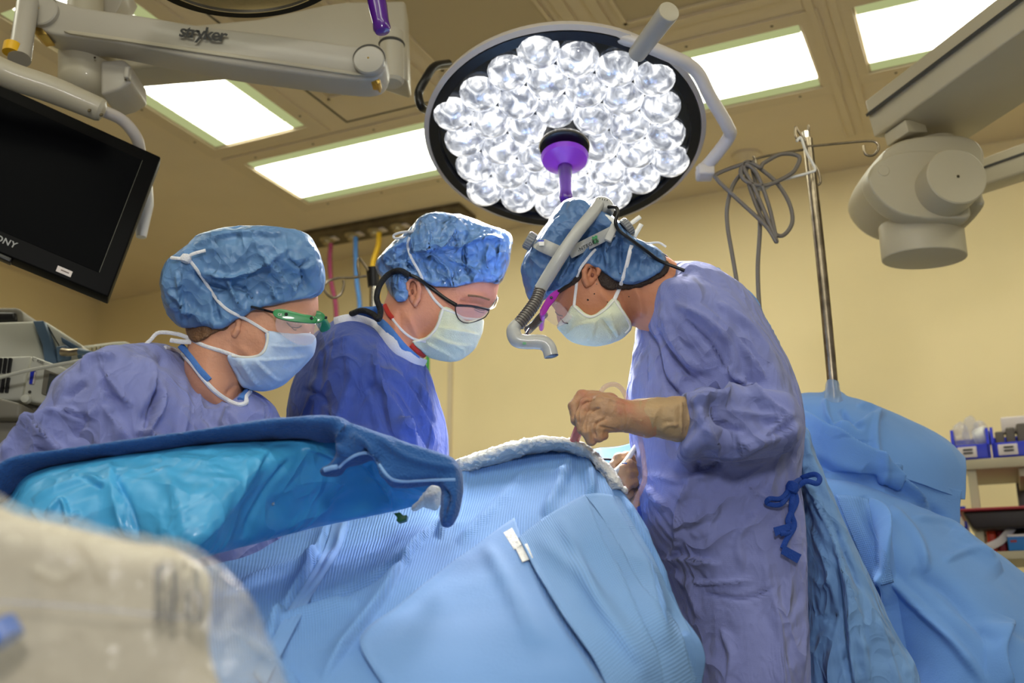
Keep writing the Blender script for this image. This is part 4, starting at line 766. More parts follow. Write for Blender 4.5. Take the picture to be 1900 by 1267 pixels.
G().tube(path([(907, 574, 2.115), (915, 566, 2.15), (921, 552, 2.17), (919, 545, 2.18)]), .002, 8, 5).build('far_temple', M['dark'], t2); G().tube(path([(904, 576, 2.115), (917, 570, 2.15), (923, 555, 2.17), (920, 549, 2.18)]), .0016, 8, 5).build('far_rim', M['chrome'], t2)
tag(G().tube(onto(T2, [(760, 511), (742, 502), (724, 507)], .007)+path([(712, 518, 2.05), (703, 533, 2.04), (699, 554, 2.04), (706, 576, 2.04), (702, 592, 2.03), (692, 583, 2.04), (672, 576, 2.05), (652, 582, 2.08)]), .0062, 12, 8).build('retainer_strap', mat('neoprene_strap', (14, 14, 16), .7, bump=(200, .4))), 'thick black retainer strap curling from the spectacles onto the blue back', 'strap')
# ------------------------------------------------------------------ right: bent surgeon with headlight
YS = 1.90
t = thing('person', 'person in lavender gown bent forward, with tan gloves, blue cap, green mask and magenta glasses', 'person', (P(1500, 1267, YS)[0], YS, 0))
HEAD = head = [slab([(1000, 470), (1060, 420), (1140, 430), (1210, 470), (1250, 490), (1300, 540), (1250, 630), (1208, 622), (1176, 601), (1160, 612), (1130, 630), (1090, 630), (1055, 618), (1040, 606), (1034, 592), (1030, 572), (1020, 560), (1005, 540), (992, 505)], YS, .072, .072, soft=3)]
HV, HF = surf(head, .0035, .02)
HV = folds(HV, normals(HV, HF), [([(1046, 570), (1046, 590), (1055, 600)], 7, -.004), ([(1036, 560), (1030, 575), (1034, 590)], 5, .003), ([(1110, 540), (1130, 560), (1145, 575)], 9, .003), ([(1150, 530), (1165, 565), (1175, 598)], 9, -.004), ([(1175, 530), (1190, 560), (1190, 590)], 8, .004)])
neck = P(1200, 550, YS); sh = P(1290, 600, YS+.03); pel = P(1395, 1120, YS+.1)
LA = [P(1300, 610, 1.83), P(1430, 790, 1.77), P(1275, 780, 1.72), P(1165, 775, 1.70)]; RA = [P(1290, 610, 2.05), P(1320, 860, 2.08), P(1180, 925, 1.98)]
S_T = slab([(1243, 500), (1300, 504), (1348, 530), (1385, 562), (1412, 605), (1437, 650), (1458, 690), (1478, 740), (1484, 790), (1482, 840), (1478, 900), (1488, 1000), (1490, 1150), (1495, 1300), (1505, 1700), (1280, 1700), (1285, 1290), (1262, 1140), (1246, 1095), (1232, 1045), (1205, 1005), (1192, 965), (1186, 920), (1180, 860), (1170, 800), (1164, 750), (1168, 700), (1178, 650), (1186, 598), (1204, 552), (1226, 512)], YS+.05, .155, .10, soft=3)
S_U = slab([(1225, 530), (1300, 530), (1370, 575), (1425, 650), (1460, 710), (1482, 765), (1480, 805), (1460, 842), (1390, 838), (1345, 770), (1300, 720), (1258, 665), (1225, 600)], YS-.07, .075, .06, soft=3)
S_L = slab([(1266, 744), (1284, 738), (1296, 730), (1340, 728), (1400, 722), (1460, 735), (1483, 768), (1483, 800), (1470, 832), (1440, 846), (1390, 852), (1342, 854), (1310, 838), (1296, 842), (1280, 846), (1266, 838), (1272, 822), (1274, 800)], 1.735, .058, .03, soft=1)
S_B = capsule(P(1300, 785, 1.722), P(1165, 775, 1.70), .040, .036)
body = joinmesh('body', [(HV, HF), stand(-1, YS+.1, sh, pel, neck, [tuple(LA)+((.05, .045, .034, .024),), tuple(RA)+((.05, .042, .026),)], ([S_T, S_U, S_L, S_B, capsule(RA[1], RA[2], .07, .045)], .016, .32))], M['skinC'], t)
earshape(t, (1097, 511), YS-.072, .0165, .0205, -.35, M['skinC'], 1)
for p in ((1107, 527), (1094, 496)): G().lathe([(.0014, 0), (.001, .001)], onto(tree(body), [p], .009)[0], (0, -1, 0), 8).build('earring', M['chrome'], t)
S_H = slab([(1264, 744), (1282, 737), (1302, 729), (1322, 742), (1318, 800), (1314, 842), (1300, 838), (1288, 846), (1272, 850), (1262, 838), (1272, 818), (1274, 780), (1270, 758)], 1.735, .055, .012, n=2, soft=1)
S_F = [([(1186, 600), (1215, 640), (1230, 700), (1275, 745)], 6, -.009), ([(1280, 742), (1320, 735), (1360, 722), (1384, 706)], 6, .012, 1), ([(1384, 706), (1364, 700), (1355, 680)], 6, .009), ([(1250, 560), (1300, 590), (1350, 640), (1370, 700)], 8, .009), ([(1290, 560), (1340, 600), (1390, 660), (1420, 700)], 8, .009, 1), ([(1330, 560), (1390, 610), (1430, 670)], 8, .007), ([(1230, 560), (1250, 620), (1300, 690)], 8, .009, 1), ([(1215, 600), (1240, 650), (1290, 710)], 7, -.008), ([(1270, 590), (1320, 640), (1345, 690)], 5, -.007), ([(1390, 712), (1430, 745), (1470, 770)], 7, .008, 1), ([(1300, 750), (1315, 790), (1340, 850)], 6, .009, 1), ([(1318, 738), (1330, 780), (1380, 800)], 6, -.007), ([(1345, 850), (1400, 820), (1460, 800), (1480, 780)], 8, .008, 1), ([(1360, 830), (1420, 805), (1475, 765)], 6, .006), ([(1350, 760), (1400, 770), (1450, 775)], 7, .005),
       ([(1180, 870), (1200, 900), (1215, 915), (1240, 940)], 7, .009, 1), ([(1170, 820), (1185, 860), (1190, 920)], 8, .008), ([(1190, 740), (1230, 760), (1260, 800)], 8, .005), ([(1200, 1015), (1225, 1035), (1270, 1035), (1340, 1045)], 7, .008, 1), ([(1240, 1060), (1280, 1090), (1300, 1150)], 7, .007), ([(1232, 1045), (1262, 1120), (1285, 1200)], 7, -.006), ([(1260, 960), (1255, 1010), (1240, 1040)], 7, .006), ([(1280, 1080), (1330, 1080), (1400, 1076)], 4, .005), ([(1300, 1100), (1380, 1110), (1440, 1090)], 4, -.004), ([(1380, 900), (1430, 930), (1470, 935)], 5, .005), ([(1290, 880), (1260, 940), (1262, 980)], 8, .006), ([(1440, 1130), (1445, 1200), (1450, 1290)], 9, .006), ([(1340, 1160), (1360, 1220), (1350, 1290)], 9, .006), ([(1478, 900), (1487, 1000), (1488, 1280)], 4, .005, 1), ([(1205, 880), (1260, 890), (1330, 880)], 8, .005), ([(1340, 860), (1300, 870), (1290, 858)], 6, -.008), ([(1410, 950), (1370, 1000), (1380, 1060)], 8, .004), ([(1175, 640), (1180, 700), (1172, 760)], 7, .006), ([(1200, 600), (1195, 680), (1200, 720)], 6, -.006)]
gown = shape('gown', [S_T, S_U, S_L, S_H], .0045, M['gownA'], t, .022, fl=S_F, fk=1.5, nz=[(.008, (9, 7, 9), 3, 53), (.0028, (24, 18, 24), 2, 59), (.0008, (60, 50, 60), 2, 60)], zmin=.28)
shape('back_panel', [slab([(1490, 800), (1503, 850), (1540, 930), (1592, 1050), (1652, 1180), (1700, 1290), (1760, 1700), (1470, 1700), (1480, 1290), (1484, 1150), (1478, 1000), (1462, 900), (1448, 862), (1462, 800)], YS+.12, .14, .09, soft=3)], .0055, M['gownC'], t,
    fl=[([(1480, 820), (1510, 900), (1550, 1000), (1590, 1130), (1620, 1290)], 9, .016, 1), ([(1460, 870), (1500, 960), (1540, 1040), (1560, 1120)], 7, .010, 1), ([(1555, 1030), (1562, 1120), (1566, 1200), (1585, 1290)], 6, -.014), ([(1560, 1040), (1580, 1100), (1582, 1200), (1588, 1290)], 6, .010), ([(1500, 900), (1540, 990), (1558, 1060)], 5, -.007), ([(1500, 1060), (1530, 1090), (1550, 1070)], 6, .007), ([(1500, 1130), (1540, 1150), (1555, 1130)], 6, -.006), ([(1620, 1130), (1650, 1220), (1670, 1290)], 8, .007), ([(1540, 960), (1580, 1050), (1600, 1100)], 7, -.008)], nz=[(.008, (9, 8, 7), 3, 63), (.0026, (24, 20, 20), 2, 64)], zmin=.28)
shape('back_piping', [slab([(1240, 499), (1262, 503), (1300, 502), (1350, 530), (1390, 562), (1418, 605), (1442, 650), (1462, 690), (1482, 735), (1470, 720), (1430, 650), (1400, 600), (1350, 545), (1300, 515), (1240, 520)], YS+.07, .135, .05, soft=1)], .005, M['gownC'], t, nz=[(.004, (24, 18, 24), 2, 66)])
cap = shape('cap', [inter(HEAD+[slab([(988, 552), (978, 525), (974, 502), (979, 480), (987, 465), (1010, 428), (1036, 392), (1057, 376), (1080, 376), (1105, 392), (1140, 412), (1171, 445), (1214, 463), (1231, 482), (1222, 500), (1205, 510), (1186, 519), (1163, 522.6), (1140, 513), (1117, 496), (1095, 486), (1080, 490), (1063, 510), (1046, 528), (1022, 541), (1002, 552)], YS, .104, .085, soft=1)], .013, [(988, 552), (978, 525), (974, 502), (979, 480), (987, 465), (1010, 428), (1036, 392), (1057, 376), (1080, 376), (1105, 392), (1140, 412), (1171, 445), (1214, 463), (1231, 482), (1222, 500), (1205, 510), (1186, 519), (1163, 522.6), (1140, 513), (1117, 496), (1095, 486), (1080, 490), (1063, 510), (1046, 528), (1022, 541), (1002, 552)], YS, k=.01)], .0035, M['capC'], t,
    fl=[([(1130, 440), (1125, 470), (1130, 500)], 5, .006), ([(1150, 440), (1150, 480), (1155, 515)], 5, -.005), ([(1175, 455), (1165, 490), (1165, 518)], 5, .005), ([(1100, 440), (1090, 465), (1075, 485)], 5, .005), ([(1060, 480), (1045, 505), (1035, 530)], 5, .005), ([(1080, 460), (1060, 490), (1055, 510)], 4, -.005), ([(1045, 400), (1015, 440), (1000, 480)], 6, .004), ([(1200, 470), (1190, 490), (1190, 512)], 4, .004), ([(1115, 450), (1110, 475), (1110, 490)], 4, -.004), ([(1020, 490), (1010, 520), (1005, 545)], 5, .004)], nz=[(.007, (18, 15, 18), 3, 71), (.003, (44, 36, 44), 2, 73)], k=.01, fk=1.9)
mask = shape('mask', [inter(HEAD+[slab([(1065, 567), (1083, 583), (1100, 587), (1123, 573), (1140, 555), (1154, 576), (1170, 604), (1162, 617), (1149, 628), (1117, 638.5), (1089, 638.5), (1061, 631), (1044, 615), (1036, 604), (1052, 588)], YS, .07, .06, n=3, soft=1)], .008, [(1065, 567), (1083, 583), (1100, 587), (1123, 573), (1140, 555), (1154, 576), (1170, 604), (1162, 617), (1149, 628), (1117, 638.5), (1089, 638.5), (1061, 631), (1044, 615), (1036, 604), (1052, 588)], YS, n=3, k=.005)], .003, M['maskB'], t,
    fl=[([(1050, 622), (1070, 602), (1100, 595)], 4, .004, 1), ([(1105, 592), (1103, 615), (1100, 634)], 3, .004, 1), ([(1130, 575), (1140, 605), (1150, 625)], 4, .005, 1), ([(1115, 590), (1135, 615), (1145, 628)], 3, -.004)], nz=[(.002, (50, 40, 50), 2, 75)])
shape('hair', [inter(HEAD, .005, [(1018, 542), (1034, 526), (1050, 516), (1064, 500), (1076, 484), (1084, 500), (1074, 520), (1062, 528), (1044, 538), (1028, 546)], YS, n=3, k=.003), inter(HEAD, .005, [(1112, 486), (1130, 500), (1160, 510), (1190, 508), (1222, 494), (1236, 484), (1240, 500), (1222, 516), (1196, 528), (1170, 535), (1146, 536), (1124, 534), (1112, 518)], YS, n=3, k=.003)], .003, M['hairD'], t, nz=[(.004, (70, 60, 30), 2, 78)])
g = G()
for i in range(7): dx = i*1.5; g.tube(path([(1212+dx, 512, YS-.02+i*.006), (1236+dx*.6, 500, YS-.03), (1243+dx*.4, 484, YS-.02), (1234+dx*.3, 472+i, YS), (1222, 470+i*1.5, YS+.01), (1214+dx, 478, YS+.02)]), .0009, 6, 5)
g.build('loose_curl', M['hairD'], t)
T3 = tree(body, gown, cap, mask)
band('mask_edge', T3, [(1065, 568), (1083, 584), (1100, 588), (1123, 574), (1140, 556)], .002, M['maskE'], t); band('mask_edge', T3, [(1140, 556), (1154, 577), (1169, 604), (1160, 618)], .0022, M['maskE'], t)
band('mask_tie', T3, [(1065, 568), (1069, 535), (1073, 505), (1090, 480), (1105, 462)], .0028, M['cotton'], t); band('mask_tie', T3, [(1140, 556), (1152, 528), (1161, 500), (1168, 470), (1172, 455)], .0036, M['cotton'], t)
for pts in ([(1040, 590), (1046, 598), (1054, 600)], [(1030, 578), (1036, 584), (1044, 586)]): G().tube(onto(T3, dense(pts, 4), .0005), .0011, 6, 0).build('eyelashes', M['lash'], t)
for p, r in (((1091, 556), .0022), ((1103, 545), .0016), ((1167, 550), .0014), ((1127, 560), .0012)): G().lathe([(r, 0), (r*.5, .0004)], onto(T3, [p], 0)[0], (0, -1, 0), 8).build('mole', M['lash'], t)
# gown cords
g = G()
def cordp(px, w=.0045): ribbon(g, onto(T3, dense(px, 5), .010), w, .0022, sm=0)
kn = onto(T3, [(1470, 905)], .014)[0]
cordp([(1470, 905), (1450, 935), (1424, 934), (1428, 925), (1450, 924), (1470, 900)], .0042)
for px_ in ([(1470, 900), (1490, 886), (1512, 880), (1521, 888), (1515, 897), (1495, 893), (1474, 908)], [(1470, 905), (1478, 930), (1462, 965), (1470, 985), (1448, 990)], [(1472, 908), (1468, 950), (1474, 975), (1460, 1000), (1452, 1018)]):
    ribbon(g, onto(T3, dense([p for p in px_], 5), .014), .0048, .0022, sm=0)
g.prism([p-[0, .012, 0] for p in onto(T3, [(1432, 980), (1462, 972), (1463, 984), (1436, 996)], .004)], (0, .002, 0)); g.prism([p-[0, .012, 0] for p in onto(T3, [(1450, 1012), (1484, 1030), (1476, 1046), (1446, 1028)], .004)], (0, .002, 0))
g.lathe([(.002, -.012), (.010, -.008), (.012, 0), (.010, .009), (.002, .013)], kn, (.4, 0, 1), 14); g.build('waist_tie', M['cord'], t)
g = G(); g.tube(path([(1302, 506, YS+.02), (1318, 512, YS), (1330, 500, YS), (1334, 504, YS), (1328, 520, YS)]), .004, 8, 5, up=(0, 1, 0), flat=.35); g.tube(path([(1310, 508, YS+.03), (1325, 500, YS+.03), (1332, 515, YS+.03), (1330, 524, YS+.03)]), .003, 8, 5, up=(0, 1, 0), flat=.4); g.build('neck_tie', M['gownC'], t)
# gloves
def fing(pts, rs): p = [P(*q) for q in pts]; return [capsule(p[i], p[i+1], rs[i], rs[i+1]) for i in range(len(p)-1)]
C = [capsule(P(1290, 786, 1.722), P(1200, 778, 1.71), .0365, .033), capsule(P(1200, 776, 1.71), P(1162, 772, 1.70), .0325, .026), capsule(P(1162, 772, 1.70), P(1120, 760, 1.695), .026, .026), capsule(P(1160, 776, 1.70), P(1112, 784, 1.69), .022, .018), capsule(P(1130, 748, 1.715), P(1098, 744, 1.72), .018, .015)]
cuff = shape('glove_cuff', [capsule(P(1278, 779, 1.722), P(1262, 778, 1.722), .0335, .035), slab([(1168, 748), (1200, 740), (1271, 740), (1273, 778), (1270, 816), (1210, 808), (1170, 801)], 1.712, .036, .036, soft=1)], .0028, M['glove'], t, .01, fl=[([(1181, 742), (1184, 775), (1180, 804)], 3, -.004), ([(1188, 742), (1190, 775), (1190, 806)], 2.5, .003), ([(1265, 742), (1264, 780), (1264, 814)], 2, .003), ([(1210, 800), (1215, 770), (1230, 750)], 4, .003), ([(1225, 806), (1235, 790), (1260, 788)], 4, .003)], nz=[(.003, (50, 40, 40), 2, 81)])
hand = C[1:]+fing([(1108, 737, 1.730), (1080, 735, 1.730), (1065, 753, 1.725), (1069, 779, 1.722), (1080, 790, 1.722)], (.0115, .0108, .0096, .0088, .0078))+fing([(1110, 747, 1.706), (1088, 750, 1.700), (1077, 774, 1.695), (1080, 797, 1.698)], (.0118, .011, .0098, .0084))+fing([(1116, 766, 1.690), (1098, 774, 1.684), (1088, 800, 1.684), (1097, 817, 1.690), (1106, 812, 1.696)], (.0115, .0104, .0094, .0084, .0078))+fing([(1128, 784, 1.688), (1108, 794, 1.680), (1111, 811, 1.684), (1121, 808, 1.692)], (.0105, .0090, .0082, .0072))+fing([(1140, 752, 1.735), (1110, 760, 1.752), (1090, 780, 1.752), (1080, 796, 1.745)], (.013, .011, .0098, .0088))
shape('glove', hand, .0018, M['gloveW'], t, .0032, fl=[([(1100, 735), (1130, 740), (1160, 750)], 3, .002), ([(1110, 790), (1130, 795), (1150, 800)], 2.5, -.002), ([(1160, 750), (1164, 775), (1160, 800)], 2.5, -.002), ([(1104, 741), (1082, 748), (1073, 762), (1073, 786)], 1.8, -.0045), ([(1114, 757), (1094, 764), (1086, 784), (1086, 802)], 1.8, -.0045), ([(1126, 776), (1106, 784), (1102, 798), (1106, 812)], 1.8, -.0045)], nz=[(.0012, (90, 80, 80), 2, 85)])
h2 = [capsule(P(1172, 945, 1.97), P(1172, 905, 1.96), .0235, .024), capsule(P(1172, 905, 1.96), P(1174, 872, 1.95), .025, .024)]+fing([(1178, 858, 1.945), (1164, 848, 1.94), (1148, 850, 1.93), (1137, 864, 1.925)], (.011, .0105, .0095, .0085))+fing([(1176, 868, 1.925), (1166, 862, 1.915), (1156, 870, 1.905), (1152, 884, 1.90)], (.011, .0105, .009, .008))+fing([(1176, 880, 1.918), (1164, 880, 1.905), (1158, 892, 1.90)], (.011, .0098, .0085))+fing([(1176, 895, 1.915), (1164, 897, 1.905), (1160, 908, 1.903)], (.0105, .0092, .008))+fing([(1165, 915, 1.93), (1152, 898, 1.92), (1146, 878, 1.918)], (.012, .0105, .009))
shape('glove', h2, .002, M['gloveW'], t, .005); G().tube(path([(1172, 930, 1.972), (1180, 960, 1.99), (1195, 1000, 2.02)]), [.031, .038, .045], 20, 3).build('sleeve_cuff', M['gownB'], t)
shoes(t, pel, YS+.1, -1)
# magenta glasses
t2 = thing('safety_glasses', 'magenta framed safety glasses with clear visor on the bent surgeon', 'glasses', P(1025, 565, 1.825))
pris([(1028, 540), (1036, 537), (1038, 543), (1030, 556), (1020, 568), (1012, 582), (1004, 586), (1002, 576), (1010, 560), (1018, 548)], 1.822, (.0002, 1020), M['magenta'], 'frame', t2, .006, .001, 2)
pris([(1002, 574), (1010, 572), (1012, 582), (1008, 588), (1003, 586)], 1.83, (.0002, 1020), M['magenta'], 'frame_corner', t2, .09, .001, 2)
G().lathe([(.003, 0), (.002, .0015)], P(1023, 552, 1.822), (0, -1, 0), 10).build('rivet', M['dark'], t2)
G().tube([P(1035, 541, 1.825)]+onto(T3, [(1048, 532), (1062, 522)], .004), .0022, 8, 1).build('temple', M['dark'], t2)
patch('visor', [[(1030, 558, 1.822), (1042, 565, 1.822), (1062, 588, 1.82)], [(1020, 570, 1.822), (1034, 578, 1.822), (1054, 597, 1.82)], [(1010, 583, 1.825), (1022, 592, 1.822), (1042, 604, 1.82)], [(1012, 590, 1.83), (1024, 600, 1.826), (1036, 606, 1.82)]], M['vis'], t2, 16, 12, thick=.001)
# headlight
t = thing('headlight', 'grey surgical headlight with hose and elbow nozzle on the bent surgeon', 'headlamp', P(1060, 460, 1.80))
YH = 1.785
G().tube(path([(1111, 378, YH+.015), (1098, 398, YH), (1070, 432, YH-.018), (1040, 476, YH-.018), (1020, 508, YH-.01), (1002, 537, YH)]), [.011, .0115, .0115, .012, .012, .0115], 20, 6).build('air_duct', M['integ'], t)
shape('duct_head', [slab([(1090, 392), (1100, 372), (1112, 366), (1128, 369), (1139, 382), (1137, 398), (1122, 398), (1108, 410)], YH+.035, .016, .012, soft=1)], .002, M['integ'], t)
g = G(); [g.box(P(1113+i*4.5, 369+i*.9, YH+.018), (.0015, .006, .0012)) for i in range(4)]; g.build('vent_slots', M['seam'], t)
def strap(pts, w, nm, off=.006, th=.003): return ribbon(G(), np.array(onto(T3, dense(pts, 5), off)), w, th, up=(0, 1, .2), sm=0).build(nm, M['integ'], t)
hb = strap([(1056, 470), (1080, 458), (1110, 443), (1138, 429)], .0105, 'headband', .007); strap([(1000, 452), (1015, 459), (1040, 470)], .0125, 'front_band', .008, .004)
ld = onto(T3, [(1073, 468)], .016)[0]; le = onto(T3, [(1112, 449)], .016)[0]; text('INTEGRA', M['black'], t, ld-[0, .003, 0], le-ld, (0, 0, 1), .0095, .0002, font_w=1.1)
g = G(); [g.box(onto(T3, [p], .015)[0], (.005, .001, .006)) for p in ((1101, 442), (1106, 440), (1108, 447), (1103, 449))]; g.build('green_mark', M['green'], t)
G().box(onto(T3, [(1005, 452)], .014)[0], (.009, .001, .008)).build('sticker', M['white'], t); G().box(onto(T3, [(1004, 447)], .0146)[0], (.010, .001, .0025)).build('blue_sticker', M['bin'], t)
def knob(c, ax, r, l):
    ax = np.array(ax, float); ax /= np.linalg.norm(ax); G().lathe([(r*.9, 0), (r, .002), (r, l-.002), (r*.9, l)], c, ax, 28).build('knob', M['knob'], t)
    e = np.cross(ax, [0, 0, 1]); e /= np.linalg.norm(e); f = np.cross(ax, e); g = G()
    for k in range(20): a = 2*PI*k/20; g.tube([c+r*(math.cos(a)*e+math.sin(a)*f)+ax*.002, c+r*(math.cos(a)*e+math.sin(a)*f)+ax*(l-.002)], .0012, 6, 0)
    g.build('knob_grip', M['knob'], t)
knob(P(990, 451, 1.83), (-1, -.15, .55), .0165, .016); G().tube([P(1000, 456, 1.83), P(989, 450, 1.83)], .009, 16, 0).build('knob_stem', M['integ'], t)
knob(P(1158, 425, 1.82), (.75, -.1, .55), .0165, .014)
G().box(onto(T3, [(1134, 432)], .012)[0], (.014, .008, .036), np.array([[.9, 0, .4], [0, 1, 0], [-.4, 0, .9]]), .002).build('buckle', M['integ'], t)
ribbon(G(), path([(1110, 405, 1.80), (1122, 401, 1.795), (1136, 408, 1.79), (1142, 420, 1.79)]), .004, .002).build('white_strap', M['white'], t)
for a, b in (((1166, 418), (1188, 402)), ((1176, 440), (1190, 416))): ribbon(G(), path([a, b], 1.83), .0042, .002, sm=1).build('strap_end', M['white'], t)
ribbon(G(), path([(1180, 446, 1.86), (1200, 451, 1.86), (1222, 450, 1.86), (1236, 458, 1.86)]), .0022, .001).build('thin_tie', M['cotton'], t); ribbon(G(), path([(1150, 436, 1.8), (1170, 449, 1.81), (1195, 457, 1.83), (1214, 463, 1.86)]), .0042, .002).build('rear_strap', M['white'], t)
G().tube(path([(1129, 384, YH+.01), (1143, 385, YH-.005), (1146, 396, YH-.01), (1142, 412, YH-.01), (1149, 428, YH-.005), (1170, 444, YH), (1200, 466, 1.80), (1225, 484, 1.82), (1270, 502, 1.82)]), .0033, 10, 8).build('power_cable', M['dark'], t)
def ribbed(px, r, nm, m):
    p = cr(path(px), 12); g = G(); g.tube(p, r*.85, 14, 0); T = np.gradient(p, axis=0); L = np.r_[0, np.cumsum(np.linalg.norm(np.diff(p, axis=0), axis=1))]; n = int(L[-1]/(r*.42))
    for k in range(n+1):
        s = L[-1]*k/n; c = np.array([np.interp(s, L, p[:, i]) for i in range(3)]); d = np.array([np.interp(s, L, T[:, i]) for i in range(3)]); g.lathe([(r*.8, -r*.12), (r, -r*.05), (r, r*.05), (r*.8, r*.12)], c, d, 16)
    return g.build(nm, m, t)
ribbed([(1003, 536, YH), (996, 556, YH-.005), (983, 576, YH-.01), (962, 602, YH-.015)], .0118, 'ribbed_hose', M['rib']); ribbed([(1010, 582, 1.86), (995, 598, 1.85), (980, 612, 1.83)], .008, 'ribbed_hose', M['rib'])
G().tube(path([(961, 598, YH-.015), (953, 613, YH-.015), (958, 629, YH-.015), (972, 634, YH-.015), (996, 634, YH-.015)]), [.0095, .0128, .0135, .0128, .0128], 24, 8).build('elbow', M['integ'], t)
G().tube(path([(994, 634, YH-.015), (1008, 636, YH-.015), (1018, 645, YH-.015), (1023, 661, YH-.015)]), [.0132, .0132, .013, .0125], 24, 8, cap=True).build('nozzle', M['integ'], t)
G().lathe([(.0128, 0), (.011, .001), (.001, .0012)], P(1023, 661, YH-.015), (.2, 0, -1), 24).build('nozzle_mouth', M['dark'], t)
G().tube(path([(982, 612, 1.80), (976, 624, 1.78), (985, 632, 1.775)]), .004, 10, 5).build('wire_clip', M['chrome'], t); G().box(P(973, 637, YH-.03), (.006, .001, .004)).build('green_mark', M['green'], t)
# ================================================================== DRAPES AND TABLES
def patch_on(name, rows, tr, m, parent, off=.004, n=10, thick=.0012, label=None, fl=(), curl=None, nz=()):
    a = np.array([cr(r, n) for r in rows]); b = np.array([cr(a[:, j], n) for j in range(a.shape[1])]).transpose(1, 0, 2); nr, nc = b.shape[:2]
    V = np.array(onto(tr, [tuple(q[:2]) for q in b.reshape(-1, b.shape[2])], off)).reshape(nr, nc, 3)
    for _ in range(3):
        W = V.copy(); W[1:-1] = (V[:-2]+2*V[1:-1]+V[2:])/4; V = W.copy(); V[:, 1:-1] = (W[:, :-2]+2*W[:, 1:-1]+W[:, 2:])/4
    U = np.r_[0, np.cumsum(np.linalg.norm(np.diff(V.mean(0), axis=0), axis=1))]; Vv = np.r_[0, np.cumsum(np.linalg.norm(np.diff(V.mean(1), axis=0), axis=1))]
    uv = np.stack(np.meshgrid(U, Vv), -1).reshape(-1, 2); V = V.reshape(-1, 3)
    i = np.arange(nr*nc).reshape(nr, nc); F = np.stack([i[:-1, :-1], i[:-1, 1:], i[1:, 1:], i[1:, :-1]], -1).reshape(-1, 4); N = normals(V, F)
    if N[:, 1].mean() > 0: F = F[:, ::-1]; N = -N
    for amp, sc, st, sd in nz: V = V+N*(amp*(ridged(V*np.array(sc), sd, st)-.6))[:, None]
    if fl: V = folds(V, normals(V, F), fl, facing=False)
    o = mk(name, V, F, m, parent, label=label, uv=uv); s = o.modifiers.new('thickness', 'SOLIDIFY'); s.thickness = thick; s.offset = 1; return o
# operating table hidden under the drape
t = thing('operating_table', 'operating table fully covered by the light blue patient drape', 'operating table', (P(860, 900, 1.9)[0], 1.93, 0))
bx = P(860, 900, 1.9)[0]; G().box((bx, 1.93, .84), (.44, .12, .06), bev=.01).build('table_top', M['machg'], t); G().box((bx, 1.93, .42), (.12, .1, .80), bev=.01).build('column', M['machg'], t); G().box((bx, 1.93, .03), (.36, .16, .05), bev=.01).build('foot', M['machg'], t)
t = thing('patient_drape', 'large light blue surgical drape over the patient, peaked in the foreground', 'surgical drape', (P(900, 1100, 1.5)[0], 1.5, 0))
rows = [[(400, 1075, 2.02), (600, 1010, 2.08), (800, 950, 2.1), (960, 910, 2.1), (1070, 905, 2.1), (1140, 960, 2.0), (1185, 1000, 1.95)],
        [(375, 1042, 1.80), (590, 975, 1.86), (800, 893, 1.92), (960, 838, 1.93), (1068, 826, 1.92), (1125, 882, 1.82), (1172, 945, 1.76)],
        [(370, 1070, 1.66), (580, 1018, 1.74), (790, 940, 1.78), (950, 880, 1.80), (1066, 862, 1.78), (1140, 925, 1.72), (1200, 985, 1.69)],
        [(370, 1130, 1.50), (560, 1090, 1.56), (770, 1020, 1.60), (930, 965, 1.62), (1068, 945, 1.60), (1170, 1010, 1.60), (1228, 1055, 1.62)],
        [(380, 1210, 1.34), (560, 1180, 1.36), (740, 1130, 1.40), (920, 1090, 1.42), (1080, 1075, 1.42), (1200, 1110, 1.47), (1266, 1140, 1.56)],
        [(390, 1300, 1.20), (560, 1290, 1.20), (730, 1260, 1.22), (900, 1230, 1.24), (1090, 1210, 1.27), (1230, 1195, 1.38), (1303, 1212, 1.50)],
        [(380, 1460, 1.12), (560, 1460, 1.12), (730, 1450, 1.13), (900, 1430, 1.14), (1100, 1400, 1.18), (1230, 1360, 1.32), (1292, 1330, 1.47)],
        [(340, 1950, 1.08), (520, 1950, 1.08), (700, 1950, 1.08), (900, 1950, 1.08), (1100, 1900, 1.12), (1240, 1850, 1.26), (1300, 1800, 1.42)]]
D_F = [([(618, 955), (600, 1010), (575, 1060), (540, 1120), (500, 1200)], 5, .012, 1), ([(650, 950), (632, 1010), (600, 1060), (560, 1110)], 4, .009, 1), ([(560, 1110), (600, 1050), (625, 1000)], 8, -.008), ([(500, 1145), (600, 1110), (700, 1070), (760, 1040)], 7, -.012), ([(820, 965), (770, 1020), (740, 1060), (700, 1130), (600, 1260)], 7, .012, 1), ([(870, 870), (840, 940), (815, 1000)], 9, .010),
       ([(1080, 840), (1090, 880), (1092, 930)], 8, .010), ([(1060, 850), (1040, 900), (1010, 960)], 10, .008), ([(1100, 870), (1140, 960), (1190, 1060), (1240, 1200)], 10, .016, 1), ([(1120, 900), (1170, 1000), (1220, 1080), (1270, 1180)], 8, -.014), ([(1150, 920), (1195, 1010), (1240, 1100)], 7, .010), ([(960, 900), (900, 960), (850, 1010)], 8, .006), ([(440, 1090), (520, 1060), (620, 1035)], 9, .008), ([(430, 1180), (520, 1240), (560, 1290)], 10, .010, 1), ([(480, 1180), (560, 1150), (660, 1120)], 12, .012),
       ([(950, 890), (1000, 880), (1060, 885)], 8, .005), ([(1000, 1000), (1080, 1080), (1150, 1180), (1200, 1260)], 12, .008)]
dr = patch('sheet', rows, M['drapeD'], t, 260, 260, fl=D_F, nz=[(.010, (5, 4, 5), 3, 91), (.003, (16, 14, 16), 2, 92)], thick=.002)
TD = tree(dr)
